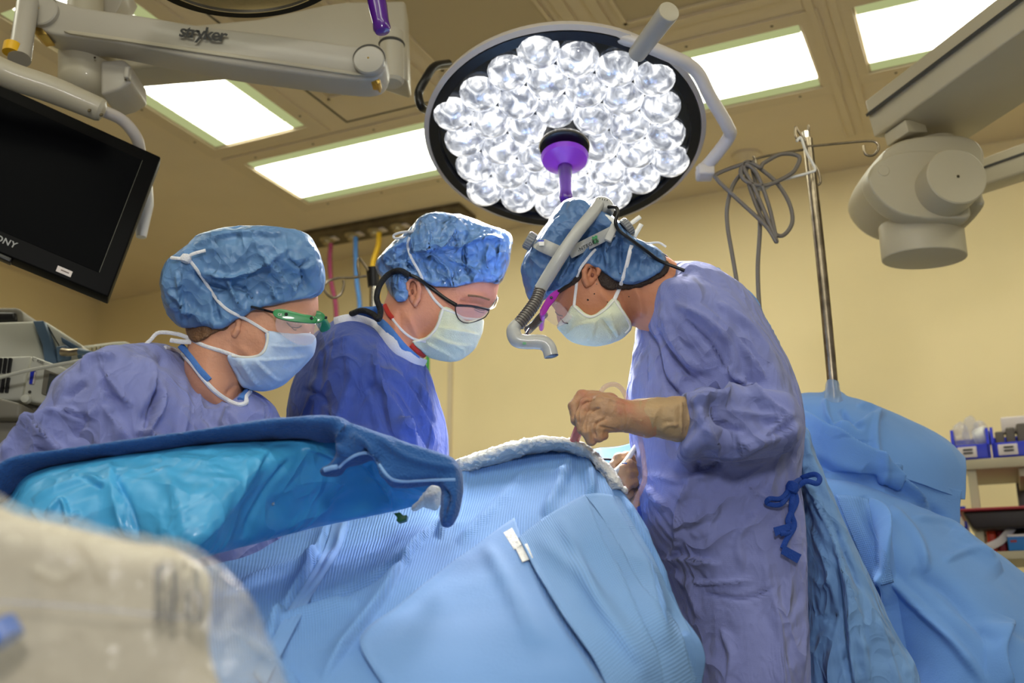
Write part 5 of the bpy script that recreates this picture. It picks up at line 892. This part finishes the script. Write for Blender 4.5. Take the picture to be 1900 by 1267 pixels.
f1 = patch_on('smooth_flap', [[(872, 1022), (915, 990), (955, 962)], [(800, 1080), (880, 1060), (985, 1050)], [(735, 1135), (860, 1130), (1030, 1140)], [(667, 1196), (860, 1210), (1085, 1222)], [(730, 1300), (900, 1320), (1150, 1310)]], TD, M['drape'], t, .006, 14, fl=[([(872, 1022), (800, 1080), (667, 1196), (725, 1275)], 8, .003), ([(900, 1010), (950, 1100), (1000, 1200)], 12, .006)], nz=[(.006, (6, 5, 6), 2, 93)])
f2 = patch_on('pale_panel', [[(962, 1000), (1010, 962), (1062, 930), (1084, 918)], [(1000, 1075), (1050, 1030), (1100, 1000), (1135, 990)], [(1045, 1155), (1100, 1120), (1150, 1100), (1190, 1085)], [(1120, 1262), (1170, 1220), (1220, 1190), (1258, 1165)], [(1160, 1330), (1210, 1300), (1250, 1290), (1285, 1270)]], TD, M['drapeP'], t, .010, 14, fl=[([(962, 1000), (1000, 1075), (1045, 1155), (1120, 1262)], 6, .005), ([(1084, 920), (1110, 1000), (1150, 1080), (1200, 1200), (1230, 1280)], 8, .008, 1), ([(1040, 960), (1075, 1050), (1110, 1120), (1180, 1230)], 10, .006)], nz=[(.005, (7, 6, 7), 2, 94)])
f3 = patch_on('pale_panel', [[(1085, 918), (1110, 916), (1146, 922)], [(1130, 985), (1155, 985), (1185, 985)], [(1175, 1080), (1205, 1075), (1240, 1100)], [(1240, 1190), (1262, 1185), (1298, 1210)], [(1262, 1270), (1275, 1270), (1290, 1270)]], TD, M['drapeP'], t, .006, 12, nz=[(.006, (7, 6, 7), 2, 95)])
f4 = patch_on('folded_strip', [[(620, 958), (632, 956), (648, 952)], [(606, 1010), (618, 1008), (636, 1006)], [(580, 1060), (590, 1062), (604, 1064)], [(545, 1115), (556, 1122), (566, 1130)], [(470, 1250), (480, 1262), (492, 1275)]], TD, M['drape'], t, .008, 12)
TD2 = tree(dr, f1, f2)
G().prism([p for p in onto(TD2, [(934, 988), (950, 979), (968, 1010), (954, 1020)], .003)], (0, -.0012, 0)).build('tape_tab', M['gauze'], t); G().prism([p for p in onto(TD2, [(956, 1016), (978, 1008), (989, 1035), (969, 1043)], .006)], (0, -.0015, 0)).build('tape_tab', M['gauze'], t)
# white cotton towel on the peak
tw = shape('cotton_towel', [slab([(845, 858), (870, 849), (905, 838), (935, 829), (965, 820), (1005, 815), (1050, 818), (1082, 828), (1108, 846), (1128, 868), (1146, 890), (1154, 905), (1163, 909), (1160, 916), (1148, 913), (1126, 915), (1116, 898), (1100, 872), (1078, 848), (1050, 834), (1010, 834), (965, 846), (925, 860), (885, 874), (856, 884)], 1.875, .06, .02, tilt=(-.00042, 0, 900, 0), n=3, soft=1)], .0028, M['gauze'], None, nz=[(.010, (50, 40, 60), 3, 96), (.004, (140, 120, 140), 2, 97)])
tag(tw, 'rolled white cotton towel lying over the peak of the patient drape', 'towel')
# instruments
t = thing('suction_instrument', 'clear pink suction tip with tube held in the raised gloved hand', 'suction tube', P(1070, 800, 1.74))
G().tube(path([(1084, 770, 1.73), (1074, 795, 1.745), (1064, 822, 1.78)]), [.0075, .0082, .0085], 20, 2).build('suction_tip', M['pink'], t)
G().tube(path([(1108, 738, 1.745), (1122, 718, 1.75), (1140, 713, 1.76), (1154, 722, 1.765), (1164, 742, 1.77), (1175, 775, 1.775), (1186, 805, 1.735), (1194, 850, 1.74), (1196, 890, 1.74), (1182, 925, 1.76), (1178, 950, 1.775), (1184, 965, 1.79)]), .0042, 14, 8).build('suction_tube', M['tube'], t)
t = thing('surgical_pen', 'white pen-like instrument with black cord in the lower gloved hand', 'surgical instrument', P(1150, 870, 1.9))
G().tube(path([(1132, 888, 1.895), (1142, 876, 1.90), (1160, 858, 1.91), (1180, 828, 1.93)]), [.0035, .006, .0055, .0045], 14, 4).build('handpiece', M['white'], t); G().box(P(1158, 861, 1.902), (.010, .004, .005), bev=.001).build('blue_button', M['bluecap'], t)
G().tube(path([(1112, 852, 1.93), (1128, 852, 1.93), (1142, 854, 1.93), (1160, 858, 1.93)]), .0022, 8, 4).build('cord', M['dark'], t)
# drape sheet beyond the ridge
t0 = patch('background_drape', [[(1040, 860, 2.35), (1090, 836, 2.35), (1150, 828, 2.35), (1200, 815, 2.35), (1260, 810, 2.35)], [(1060, 900, 2.28), (1100, 880, 2.28), (1150, 890, 2.28), (1200, 890, 2.28), (1260, 890, 2.28)], [(1060, 1000, 2.25), (1100, 1000, 2.25), (1150, 1000, 2.25), (1200, 1000, 2.25), (1260, 1000, 2.25)], [(1060, 1700, 2.25), (1100, 1700, 2.25), (1150, 1700, 2.25), (1200, 1700, 2.25), (1260, 1700, 2.25)]], M['drapeB'], None, 60, 60, fl=[([(1105, 835), (1120, 860), (1125, 900)], 8, .01)])
tag(t0, 'small stretch of blue drape visible under the raised gloved hand', 'surgical drape')
# ------------------------------------------------------------------ covered instrument stand
t = thing('instrument_stand', 'instrument stand wrapped in shiny turquoise plastic in front of the two left people', 'instrument stand', (P(400, 950, 1.45)[0], 1.47, 0))
G().box((P(330, 900, 1.45)[0]-.02, 1.50, .945), (.30, .06, .012), bev=.004).build('tray', M['chrome'], t); G().tube([(P(330, 900, 1.45)[0], 1.5, .02), (P(330, 900, 1.45)[0], 1.5, .94)], .012, 16, 0).build('post', M['chrome'], t); G().box((P(330, 900, 1.45)[0], 1.5, .015), (.4, .3, .03), bev=.008).build('base', M['chrome'], t)
rows = [[(-60, 960, 1.52), (10, 925, 1.52), (60, 872, 1.52), (200, 842, 1.53), (400, 815, 1.55), (540, 804, 1.58), (630, 800, 1.60), (720, 835, 1.60), (800, 880, 1.60)],
        [(-60, 975, 1.42), (18, 940, 1.42), (70, 890, 1.42), (200, 860, 1.43), (400, 832, 1.45), (540, 820, 1.48), (630, 814, 1.50), (720, 846, 1.52), (806, 900, 1.54)],
        [(-60, 1000, 1.36), (30, 965, 1.36), (90, 925, 1.36), (200, 895, 1.37), (400, 885, 1.37), (510, 868, 1.44), (640, 880, 1.55), (725, 898, 1.57), (795, 918, 1.58)],
        [(-60, 1040, 1.34), (40, 1015, 1.34), (110, 985, 1.34), (210, 960, 1.35), (372, 958, 1.33), (470, 938, 1.44), (630, 925, 1.58), (715, 922, 1.60), (785, 926, 1.61)],
        [(-60, 1070, 1.36), (50, 1055, 1.36), (130, 1035, 1.36), (250, 1025, 1.37), (352, 1030, 1.34), (450, 1008, 1.47), (600, 972, 1.60), (700, 952, 1.62), (765, 938, 1.63)],
        [(-60, 1080, 1.50), (50, 1065, 1.50), (130, 1042, 1.50), (250, 1030, 1.50), (352, 1030, 1.50), (450, 1008, 1.56), (600, 970, 1.66), (700, 950, 1.67), (765, 935, 1.68)]]
PF = [([(205, 855), (215, 920), (240, 1000)], 5, 0.0060, 1), ([(500, 835), (450, 900), (400, 970), (352, 1025)], 6, 0.0080, 1), ([(60, 930), (110, 905), (160, 890), (200, 900)], 6, 0.0050), ([(85, 960), (115, 930), (130, 980)], 5, 0.0060), ([(140, 880), (180, 900), (195, 905)], 4, -0.0050), ([(210, 880), (240, 940), (255, 1000)], 6, -0.0060), ([(60, 945), (70, 960), (90, 985)], 4, 0.0050), ([(540, 850), (500, 900), (470, 950), (450, 1000)], 6, -0.0050), ([(690, 860), (720, 900), (725, 945)], 5, 0.0070, 1), ([(640, 850), (680, 880), (720, 925)], 7, -0.0050), ([(560, 830), (600, 840), (640, 860)], 4, 0.0030), ([(300, 860), (330, 920), (340, 1000)], 12, 0.0030), ([(100, 1000), (120, 970), (150, 950)], 4, 0.0040)]
pl = patch('plastic_cover', rows, M['plastic'], t, 300, 180, fl=PF, nz=[(.004, (7, 6, 8), 3, 101), (.0015, (22, 18, 24), 3, 102)], thick=.001)
tl = shape('huck_towel', [slab([(-60, 925), (0, 903), (30, 872), (60, 854), (130, 842), (200, 832), (300, 818), (400, 803), (500, 789), (580, 781), (620, 781), (650, 790), (640, 815), (600, 822), (540, 816), (400, 829), (300, 843), (200, 855), (110, 868), (60, 885), (30, 915), (5, 938), (-60, 965)], 1.50, .085, .02, n=3, soft=1),
    slab([(590, 783), (640, 784), (700, 803), (760, 824), (830, 846), (850, 862), (858, 890), (857, 920), (850, 955), (838, 975), (822, 980), (815, 965), (818, 930), (815, 903), (780, 903), (740, 905), (722, 898), (706, 868), (692, 850), (674, 856), (656, 862), (640, 866), (628, 880), (600, 882), (597, 872), (612, 866), (625, 850), (632, 820)], 1.465, .032, .012, n=3, soft=1)], .0034, M['towel'], None, k=.012,
    fl=[([(640, 785), (632, 815), (640, 845)], 5, .008, 1), ([(650, 800), (690, 830), (715, 870), (735, 895)], 6, .010, 1), ([(700, 810), (760, 850), (850, 870)], 8, .006), ([(670, 830), (700, 850), (710, 880)], 5, -.010), ([(100, 860), (300, 830), (560, 800)], 6, .004), ([(818, 905), (835, 930), (830, 970)], 6, -.012)], nz=[(.005, (12, 10, 12), 3, 105), (.0015, (60, 50, 60), 2, 106)])
tag(tl, 'dark blue folded cloth towel along the top of the turquoise plastic cover', 'towel')
Tt = tree(tl); band('hem_stitch', Tt, [(628, 868), (643, 854), (666, 842), (688, 842), (702, 860), (722, 886), (745, 893), (790, 891), (845, 890)], .0022, M['stitch'], tl, .001, .0015); band('hem_stitch', Tt, [(601, 872), (614, 868), (626, 866)], .0035, M['stitch'], tl, .0015, .0015)
t = thing('tube_holder', 'green clip and cream gauze hanging under the end of the dark blue towel', 'clip', P(780, 930, 1.56))
shape('gauze_wad', [slab([(762, 945), (780, 925), (798, 905), (815, 900), (817, 925), (812, 944), (795, 943), (785, 938), (772, 948)], 1.54, .02, .015, soft=1)], .003, M['gauze'], t, nz=[(.006, (70, 60, 70), 3, 111)])
G().prism([P(x, y, 1.55) for x, y in ((730, 952), (742, 950), (748, 956), (755, 955), (753, 965), (740, 969), (735, 966), (737, 960))], (0, .02, 0), .001).build('green_clip', M['clip'], t)
# ------------------------------------------------------------------ right back drapes
t = thing('table_drape', 'light blue sheet draped over the equipment at the foot of the drip pole', 'surgical drape', (P(1620, 900, 2.4)[0], 2.4, 0))
rows = [[(1440, 760, 2.62), (1500, 745, 2.62), (1545, 722, 2.5), (1600, 758, 2.62), (1680, 790, 2.64), (1740, 820, 2.66), (1772, 850, 2.66)],
        [(1440, 742, 2.44), (1500, 730, 2.44), (1545, 735, 2.41), (1600, 745, 2.44), (1680, 778, 2.46), (1750, 815, 2.48), (1787, 848, 2.50)],
        [(1440, 780, 2.32), (1500, 775, 2.32), (1548, 775, 2.30), (1600, 782, 2.30), (1670, 812, 2.32), (1745, 838, 2.36), (1791, 865, 2.42)],
        [(1450, 860, 2.28), (1510, 860, 2.28), (1560, 860, 2.26), (1610, 868, 2.26), (1670, 880, 2.28), (1740, 905, 2.32), (1788, 925, 2.38)],
        [(1450, 980, 2.28), (1510, 980, 2.28), (1560, 975, 2.27), (1610, 965, 2.27), (1670, 960, 2.29), (1730, 965, 2.32), (1778, 975, 2.36)],
        [(1450, 1700, 2.28), (1510, 1700, 2.28), (1560, 1700, 2.27), (1610, 1700, 2.27), (1670, 1700, 2.29), (1730, 1700, 2.32), (1760, 1700, 2.36)]]
patch('upper_sheet', rows, M['drapeB'], t, 150, 200, fl=[([(1490, 765), (1540, 800), (1590, 830), (1640, 860), (1740, 960)], 9, .022, 1), ([(1545, 790), (1590, 790), (1612, 775), (1625, 770)], 7, .014, 1), ([(1640, 760), (1620, 790), (1630, 860), (1640, 900)], 7, .010), ([(1590, 750), (1620, 760), (1630, 780)], 5, .008), ([(1500, 850), (1560, 880), (1640, 900)], 10, -.016), ([(1600, 870), (1680, 920), (1760, 970)], 9, -.014), ([(1560, 760), (1580, 790), (1600, 800)], 5, -.010), ([(1530, 740), (1535, 770), (1545, 790)], 4, .008)], nz=[(.010, (5, 5, 5), 3, 121)], thick=.002)
rows = [[(1530, 905, 2.40), (1600, 918, 2.42), (1690, 950, 2.44), (1780, 995, 2.46), (1850, 1045, 2.46), (1960, 1130, 2.46)],
        [(1520, 888, 2.24), (1590, 902, 2.24), (1680, 935, 2.26), (1770, 975, 2.30), (1845, 1025, 2.32), (1960, 1115, 2.34)],
        [(1540, 960, 2.20), (1600, 975, 2.17), (1660, 1000, 2.14), (1760, 1040, 2.14), (1850, 1085, 2.16), (1960, 1160, 2.20)],
        [(1560, 1080, 2.22), (1620, 1085, 2.18), (1670, 1090, 2.12), (1760, 1120, 2.08), (1850, 1150, 2.08), (1960, 1220, 2.12)],
        [(1580, 1200, 2.24), (1640, 1200, 2.20), (1690, 1200, 2.12), (1770, 1220, 2.04), (1860, 1230, 2.02), (1960, 1280, 2.04)],
        [(1600, 1700, 2.24), (1660, 1700, 2.20), (1700, 1700, 2.10), (1780, 1700, 2.0), (1880, 1700, 1.96), (1970, 1700, 1.96)]]
l2 = patch('lower_sheet', rows, M['drapeB'], t, 200, 200, fl=[([(1615, 925), (1640, 960), (1655, 1040), (1665, 1130), (1690, 1270)], 6, .026, 1), ([(1600, 920), (1620, 1000), (1640, 1100), (1650, 1250)], 9, -.022), ([(1620, 1030), (1640, 1060), (1700, 1120), (1760, 1180), (1830, 1270)], 8, .014), ([(1650, 940), (1700, 1000), (1720, 1060)], 9, .010), ([(1770, 980), (1800, 1010), (1860, 1060)], 6, .012, 1), ([(1690, 960), (1760, 970), (1800, 1000)], 6, .006), ([(1690, 1060), (1760, 1100), (1850, 1200)], 14, -.012), ([(1880, 1150), (1860, 1210), (1880, 1280)], 8, .014, 1), ([(1750, 1040), (1800, 1025), (1840, 1040)], 6, .006)], nz=[(.010, (5, 5, 5), 3, 122)], thick=.002)
Tl = tree(l2); patch_on('dimpled_underside', [[(1550, 918), (1580, 920), (1612, 926)], [(1575, 980), (1600, 975), (1622, 985)], [(1600, 1040), (1625, 1035), (1645, 1030)], [(1620, 1090), (1640, 1085), (1658, 1080)]], Tl, M['drapeD'], t, .003, 8)
shape('film_wrap', [capsule(P(1545, 712, 2.4), P(1545, 770, 2.37), .014, .028)], .005, mat('film_wrap', (150, 180, 220), .3, alpha=.5, spec=.7), t, nz=[(.006, (40, 40, 14), 2, 125)])
# ================================================================== SHELVES
def az(x, y, z): r = P(x, y, 1)-CAMP; return CAMP+r*((z-CAMZ)/r[2])
def touv(p): return p[0]*CA-p[1]*SA, p[0]*SA+p[1]*CA
zs = CAMZ+.60
def uat(px, py=900):
    r = P(px, py, 1)-CAMP; t = vF/(r[0]*SA+r[1]*CA); q = r*t; return q[0]*CA-q[1]*SA
fr = az(1791, 872, zs); uL, vF = touv(fr); SV = V1-vF-.02
def rb(g, u0, u1, v0, v1, z0, z1, bev=.003): return g.box(RM((u0+u1)/2, (v0+v1)/2, (z0+z1)/2), (u1-u0, v1-v0, z1-z0), RR, bev)
z2 = CAMZ+.286; vB = vF+.42
t = thing('storage_rack', 'beige metal rack with blue bins above and packets below, right edge', 'shelf', RM(uL+.5, vF+.2, 0))
rb(G(), uL, uL+1.0, vF, vB, zs, zs+.036).build('upper_shelf', M['shelf'], t); rb(G(), uL, uL+1.0, vF-.02, vB, z2, z2+.027).build('lower_shelf', M['shelf'], t)
for k in (.16, .85): rb(G(), uL+k, uL+k+.05, vB, vB+.04, 0, zs+.03).build('upright', M['shelfu'], t); rb(G(), uL+k+.01, uL+k+.04, vF+.03, vB, zs-.03, zs-.001).build('bracket', M['shelf'], t)
rb(G(), uL+.005, uL+.035, vF+.01, vF+.04, 0, zs).build('post', M['shelf'], t)
for k, lb, full in ((uat(1773), 'blue storage bin holding crumpled clear plastic packs', 1), (uat(1849), 'blue storage bin of dark packets, nearest the right edge', 0)):
    u0 = k; BW = uat(1846)-uat(1773); t = thing('storage_bin', lb, 'storage bin', RM(u0+.1, vF+.1, zs+.045), 'blue storage bins on the upper shelf'); zb = zs+.038
    rb(G(), u0, u0+BW, vF+.01, vF+.24, zb, zb+.012).build('base', M['bin'], t); rb(G(), u0, u0+BW, vF+.005, vF+.015, zb, zb+.052).build('front', M['bin'], t); rb(G(), u0, u0+BW, vF+.23, vF+.24, zb, zb+.11).build('back', M['bin'], t)
    for s in (0, BW-.01):
        g = G(); pr = [RM(u0+s, vF+.005, zb), RM(u0+s, vF+.24, zb), RM(u0+s, vF+.24, zb+.12), RM(u0+s, vF+.07, zb+.12), RM(u0+s, vF+.04, zb+.052), RM(u0+s, vF+.005, zb+.052)]
        g.prism(pr, RM(.01, 0, 0)).build('side', M['bin'], t, smooth=False)
    c = rb(G(), u0+.02, u0+.65*BW, vF-.0, vF+.004, zb+.006, zb+.044, .001).build('label_card', M['label'], t)
    for i in range(2): rb(G(), u0+.3*BW, u0+.55*BW, vF-.003, vF-.0005, zb+.018+i*.012, zb+.024+i*.012, 0).build('print_line', M['seam'], c)
    if full:
        for i, (a, h) in enumerate(((.015, .12), (.05, .15), (.08, .13))):
            c0 = RM(u0+a+.02, vF+.09+i*.02, zb+.06); tag(shape('plastic_pack', [ell(c0+[0, 0, h*.25], (.028, .03, h*.5))], .006, M['bag'], None, nz=[(.02, (30, 30, 30), 3, 130+i)]), ('clear crumpled pack at the left of the blue bin', 'clear crumpled pack in the middle of the blue bin, tallest', 'clear crumpled pack at the right of the blue bin')[i], 'packet', 'clear packs in the blue bin')
        tag(G().lathe([(.033, 0), (.036, .01), (.036, .04), (.025, .045)], RM(u0+BW-.04, vF+.12, zb+.09), RM(.8, -.3, .2), 24).build('tape_roll', M['white']), 'round white roll at the right of the blue bin of clear packs', 'roll')
    else:
        for i in range(3): tag(rb(G(), u0+.015+i*.036, u0+.045+i*.036, vF+.05, vF+.2, zb+.02, zb+.1+i*.012, .006).build('dark_packet', M['dkstuff']), ('dark packet standing first in the second blue bin', 'dark packet standing second in the second blue bin', 'dark packet standing third in the second blue bin')[i], 'packet', 'dark packets in the blue bin')
        tag(rb(G(), u0+.04, u0+.13, vF+.1, vF+.14, zb+.1, zb+.16, .006).build('paper_pack', M['label']), 'pale paper pack on top of the dark packets in the bin', 'packet')
zt = 1.200; ua = uat(1785, 945)
tr_ = [RM(ua, vF-.04, zt), RM(ua+.42, vF-.04, zt), RM(ua+.39, vF-.04, zt-.062), RM(ua+.03, vF-.04, zt-.062)]; t = thing('black_tray', 'black tray with maroon rim between the two shelves', 'tray', RM(ua+.3, vF+.1, zt-.1))
G().prism(tr_, RM(0, .30, 0), .01).build('body', M['tray'], t); rb(G(), ua-.01, ua+.43, vF-.05, vF+.27, zt, zt+.010, .004).build('rim', M['trayr'], t)
zq = z2+.029; ub = uat(1831, 1000)
for i, (a, w, h, m, lb) in enumerate(((.0, .030, .085, 'orange', 'orange and white packet leftmost on the lower shelf'), (.033, .028, .09, 'trayr', 'dark red packet second on the lower shelf'), (.064, .022, .085, 'orange', 'orange packet third on the lower shelf beside the blue carton'))):
    tag(rb(G(), ub+a, ub+a+w, vF+.05, vF+.2, zq, zq+h, .008).build('supply_packet', M[m]), lb, 'packet', 'packets on the lower shelf')
t = thing('strap_roll', 'pale folded strap leaning across the orange packets', 'strap', RM(ub+.05, vF+.03, zq)); G().tube([RM(ub-.02, vF+.02, zq+.01), RM(ub+.04, vF+.02, zq+.035), RM(ub+.085, vF+.02, zq+.08)], .014, 10, 4, up=(0, 1, 0), flat=.3).build('webbing', M['label'], t)
t = thing('carton', 'blue carton with a red mark on the lower shelf at the right edge', 'box', RM(ub+.24, vF+.1, zq)); rb(G(), uat(1869, 1000), uat(1869, 1000)+.2, vF+.0, vF+.16, zq, zq+.055).build('box', M['bluebox'], t); rb(G(), uat(1874, 1000), uat(1886, 1000), vF-.002, vF+.002, zq+.028, zq+.036, 0).build('red_mark', M['trayr'], t); rb(G(), uat(1869, 1000), uat(1869, 1000)+.2, vF-.002, vF+.0, zq+.047, zq+.055, 0).build('pale_edge', M['label'], t)
t = thing('carton', 'pale grey carton behind the packets, at the left of the lower shelf', 'box', RM(uL+.1, vF+.2, zq)); rb(G(), uL+.02, uL+.16, vF+.22, vF+.38, zq, zq+.1).build('box', M['shelf'], t)
t = thing('storage_bin', 'blue bin with a white label just behind the shelf post', 'storage bin', RM(uL-.02, vF, 1.2)); q = az(1779, 968, 1.22); uq, vq = touv(q); rb(G(), uq-.02, uq+.03, vq, vq+.2, 1.19, 1.28).build('body', M['bin'], t); rb(G(), uq-.005, uq+.02, vq-.003, vq, 1.2, 1.24, 0).build('label_card', M['label'], t)
# ================================================================== LEFT EQUIPMENT
t = thing('ultrasound_console', 'cream machine with slate blue band behind the left person', 'medical device', P(60, 760, 2.75))
def fl3(px, Y, dep, m, nm, bev=.008, par=None): return G().prism([P(x, y, Y) for x, y in px], (0, dep, 0), bev).build(nm, m, par or t)
fl3([(-60, 600), (0, 597), (62, 595), (84, 672), (84, 760), (-60, 760)], 2.72, .35, M['mach'], 'housing'); fl3([(60, 595), (80, 594), (92, 625), (102, 655), (106, 674), (82, 674), (78, 640)], 2.70, .36, M['machb'], 'slate_band', .004)
fl3([(80, 594), (90, 600), (152, 640), (158, 676), (156, 720), (104, 700), (102, 655), (92, 625)], 2.72, .3, M['mach'], 'nose'); fl3([(112, 624), (150, 645), (154, 676), (148, 676), (140, 652), (114, 634)], 2.715, .05, M['machb'], 'handle_slot', .003)
fl3([(103, 642), (124, 640), (124, 662), (106, 672)], 2.69, .08, M['machb'], 'socket', .004)
G().tube(path([(116, 653, 2.66), (132, 654, 2.65), (146, 652, 2.65)]), [.011, .010, .009], 16, 3).build('plug', M['steel'], t); G().tube(path([(146, 652, 2.65), (165, 655, 2.64), (180, 656, 2.64)]), [.009, .007, .004], 12, 3).build('plug_sleeve', M['machb'], t)
t = thing('generator_unit', 'grey white generator with black vent slots and small screen, far left', 'medical device', P(40, 820, 2.55))
fl3([(-60, 664), (30, 660), (58, 659), (40, 742), (-60, 744)], 2.56, .3, M['mach'], 'side_panel'); fl3([(58, 659), (140, 690), (150, 700), (140, 760), (40, 742)], 2.53, .3, M['mach'], 'front_panel', .006)
for k in range(4):
    for y0 in (664, 700):
        x = 16-k*9-(4 if y0 > 680 else 0); fl3([(x, y0), (x+5, y0), (x+1, y0+28), (x-4, y0+28)], 2.552, .01, M['dark'], 'vent_slot', 0)
fl3([(82, 684), (125, 701), (118, 745), (76, 730)], 2.522, .02, M['machg'], 'screen_frame', .002); fl3([(92, 692), (124, 705), (116, 742), (85, 730)], 2.518, .01, M['lcd'], 'screen', 0)
fl3([(57, 684), (64, 683), (60, 712), (54, 712)], 2.522, .01, M['bin'], 'blue_label', 0); fl3([(64, 690), (66, 690), (62, 712), (60, 712)], 2.522, .01, M['label'], 'white_label', 0); G().lathe([(.004, 0), (.003, .003)], P(55, 727, 2.525), (0, -1, 0), 12).build('button', M['seam'], t); G().lathe([(.012, 0), (.010, .012), (.003, .014)], P(50, 741, 2.52), (0, -1, 0), 20).build('dial', M['mach'], t)
text('9000', M['seam'], t, P(67, 671, 2.52), P(82, 677, 2.52)-P(67, 671, 2.52), (0, 0, 1), .010, .0003); G().tube(path([(63, 670, 2.52), (60, 667, 2.52), (63, 664, 2.52), (68, 665, 2.52)]), .0006, 6, 4).build('logo_arc', M['seam'], t)
t = thing('anaesthesia_cart', 'dark grey cart shelf under the generator unit', 'cart', P(0, 800, 2.5)); fl3([(-60, 744), (0, 738), (38, 748), (36, 775), (-60, 775)], 2.46, .4, M['machg'], 'drawer'); fl3([(38, 748), (150, 760), (150, 900), (36, 900)], 2.58, .3, M['machg'], 'side'); fl3([(-60, 775), (34, 775), (34, 1500), (-60, 1500)], 2.5, .35, M['machg'], 'cabinet')
t = thing('monitor_box', 'small dark device with silver hood at the left edge', 'medical device', P(0, 600, 2.8)); fl3([(-60, 570), (30, 570), (40, 576), (44, 598), (-60, 600)], 2.78, .25, M['machg'], 'hood'); fl3([(-60, 578), (28, 578), (30, 596), (-60, 598)], 2.77, .02, M['dark'], 'front')
t = thing('console_box', 'cream ridged machine top behind the shoulder of the left person', 'medical device', P(200, 700, 3.0)); fl3([(150, 641), (212, 633), (232, 632), (262, 650), (262, 760), (150, 760)], 3.0, .3, M['mach'], 'housing')
for k in range(7): fl3([(158+k*8, 646-k), (162+k*8, 645-k), (160+k*8, 662), (156+k*8, 662)], 2.992, .01, M['shelf'], 'ridge', 0)
tag(G().tube(path([(-20, 706, 2.48), (40, 690, 2.47), (100, 678, 2.46), (150, 669, 2.45), (180, 662, 2.45), (200, 658, 2.5)]), .0045, 10, 8).build('lead', M['mach']), 'thin pale lead crossing in front of the generator unit', 'cable')
# ================================================================== FOREGROUND CLEAR BAG
t = thing('fluid_bag', 'blurred clear plastic bag with cloudy beige content, lower left foreground', 'plastic bag', P(200, 1300, .66))
shape('inner_pouch', [slab([(-80, 960), (60, 962), (160, 984), (270, 1010), (340, 1024), (384, 1056), (393, 1110), (388, 1200), (386, 1420), (-80, 1420)], .69, .022, .02, soft=1)], .0022, M['polyback'], t, nz=[(.004, (18, 18, 14), 2, 141)])
film = shape('film', [slab([(-90, 940), (60, 950), (160, 972), (270, 1000), (335, 1011), (392, 1036), (440, 1080), (480, 1140), (512, 1210), (545, 1290), (590, 1420), (-90, 1420)], .66, .030, .03, soft=1)], .002, M['poly'], t, nz=[(.009, (14, 16, 12), 3, 142), (.003, (50, 50, 40), 2, 143)], fl=[([(392, 1050), (402, 1100), (398, 1160)], 5, .006), ([(440, 1090), (455, 1130), (480, 1150)], 5, .005), ([(60, 1050), (110, 1080), (160, 1050)], 8, .006), ([(140, 1000), (180, 1040), (190, 1080)], 8, .006), ([(330, 1040), (338, 1150), (336, 1260)], 4, .005), ([(430, 1170), (470, 1210), (520, 1230)], 5, .005)])
g = G()
for i, (x, y0, y1) in enumerate(((290, 1050, 1160), (296, 1046, 1100), (312, 1090, 1160), (322, 1040, 1150), (328, 1060, 1120), (345, 1070, 1150), (318, 1120, 1158), (300, 1110, 1150), (360, 1050, 1100), (376, 1100, 1150), (352, 1100, 1160), (368, 1060, 1160), (306, 1040, 1062), (340, 1044, 1060))): g.tube([P(x, y0, .652), P(x, y1, .652)], .0012, 6, 0)
g.build('printed_marks', mat('grey_print', (96, 90, 84), .7), t)
G().tube([P(-6, 1160, .64), P(12, 1190, .64)], .011, 20, 0).build('blue_port', M['bluecap'], t)
G().tube(path([(-80, 1112, .655), (100, 1122, .653), (250, 1136, .652), (380, 1150, .654)]), .0012, 8, 5).build('seam', M['bag'], t)
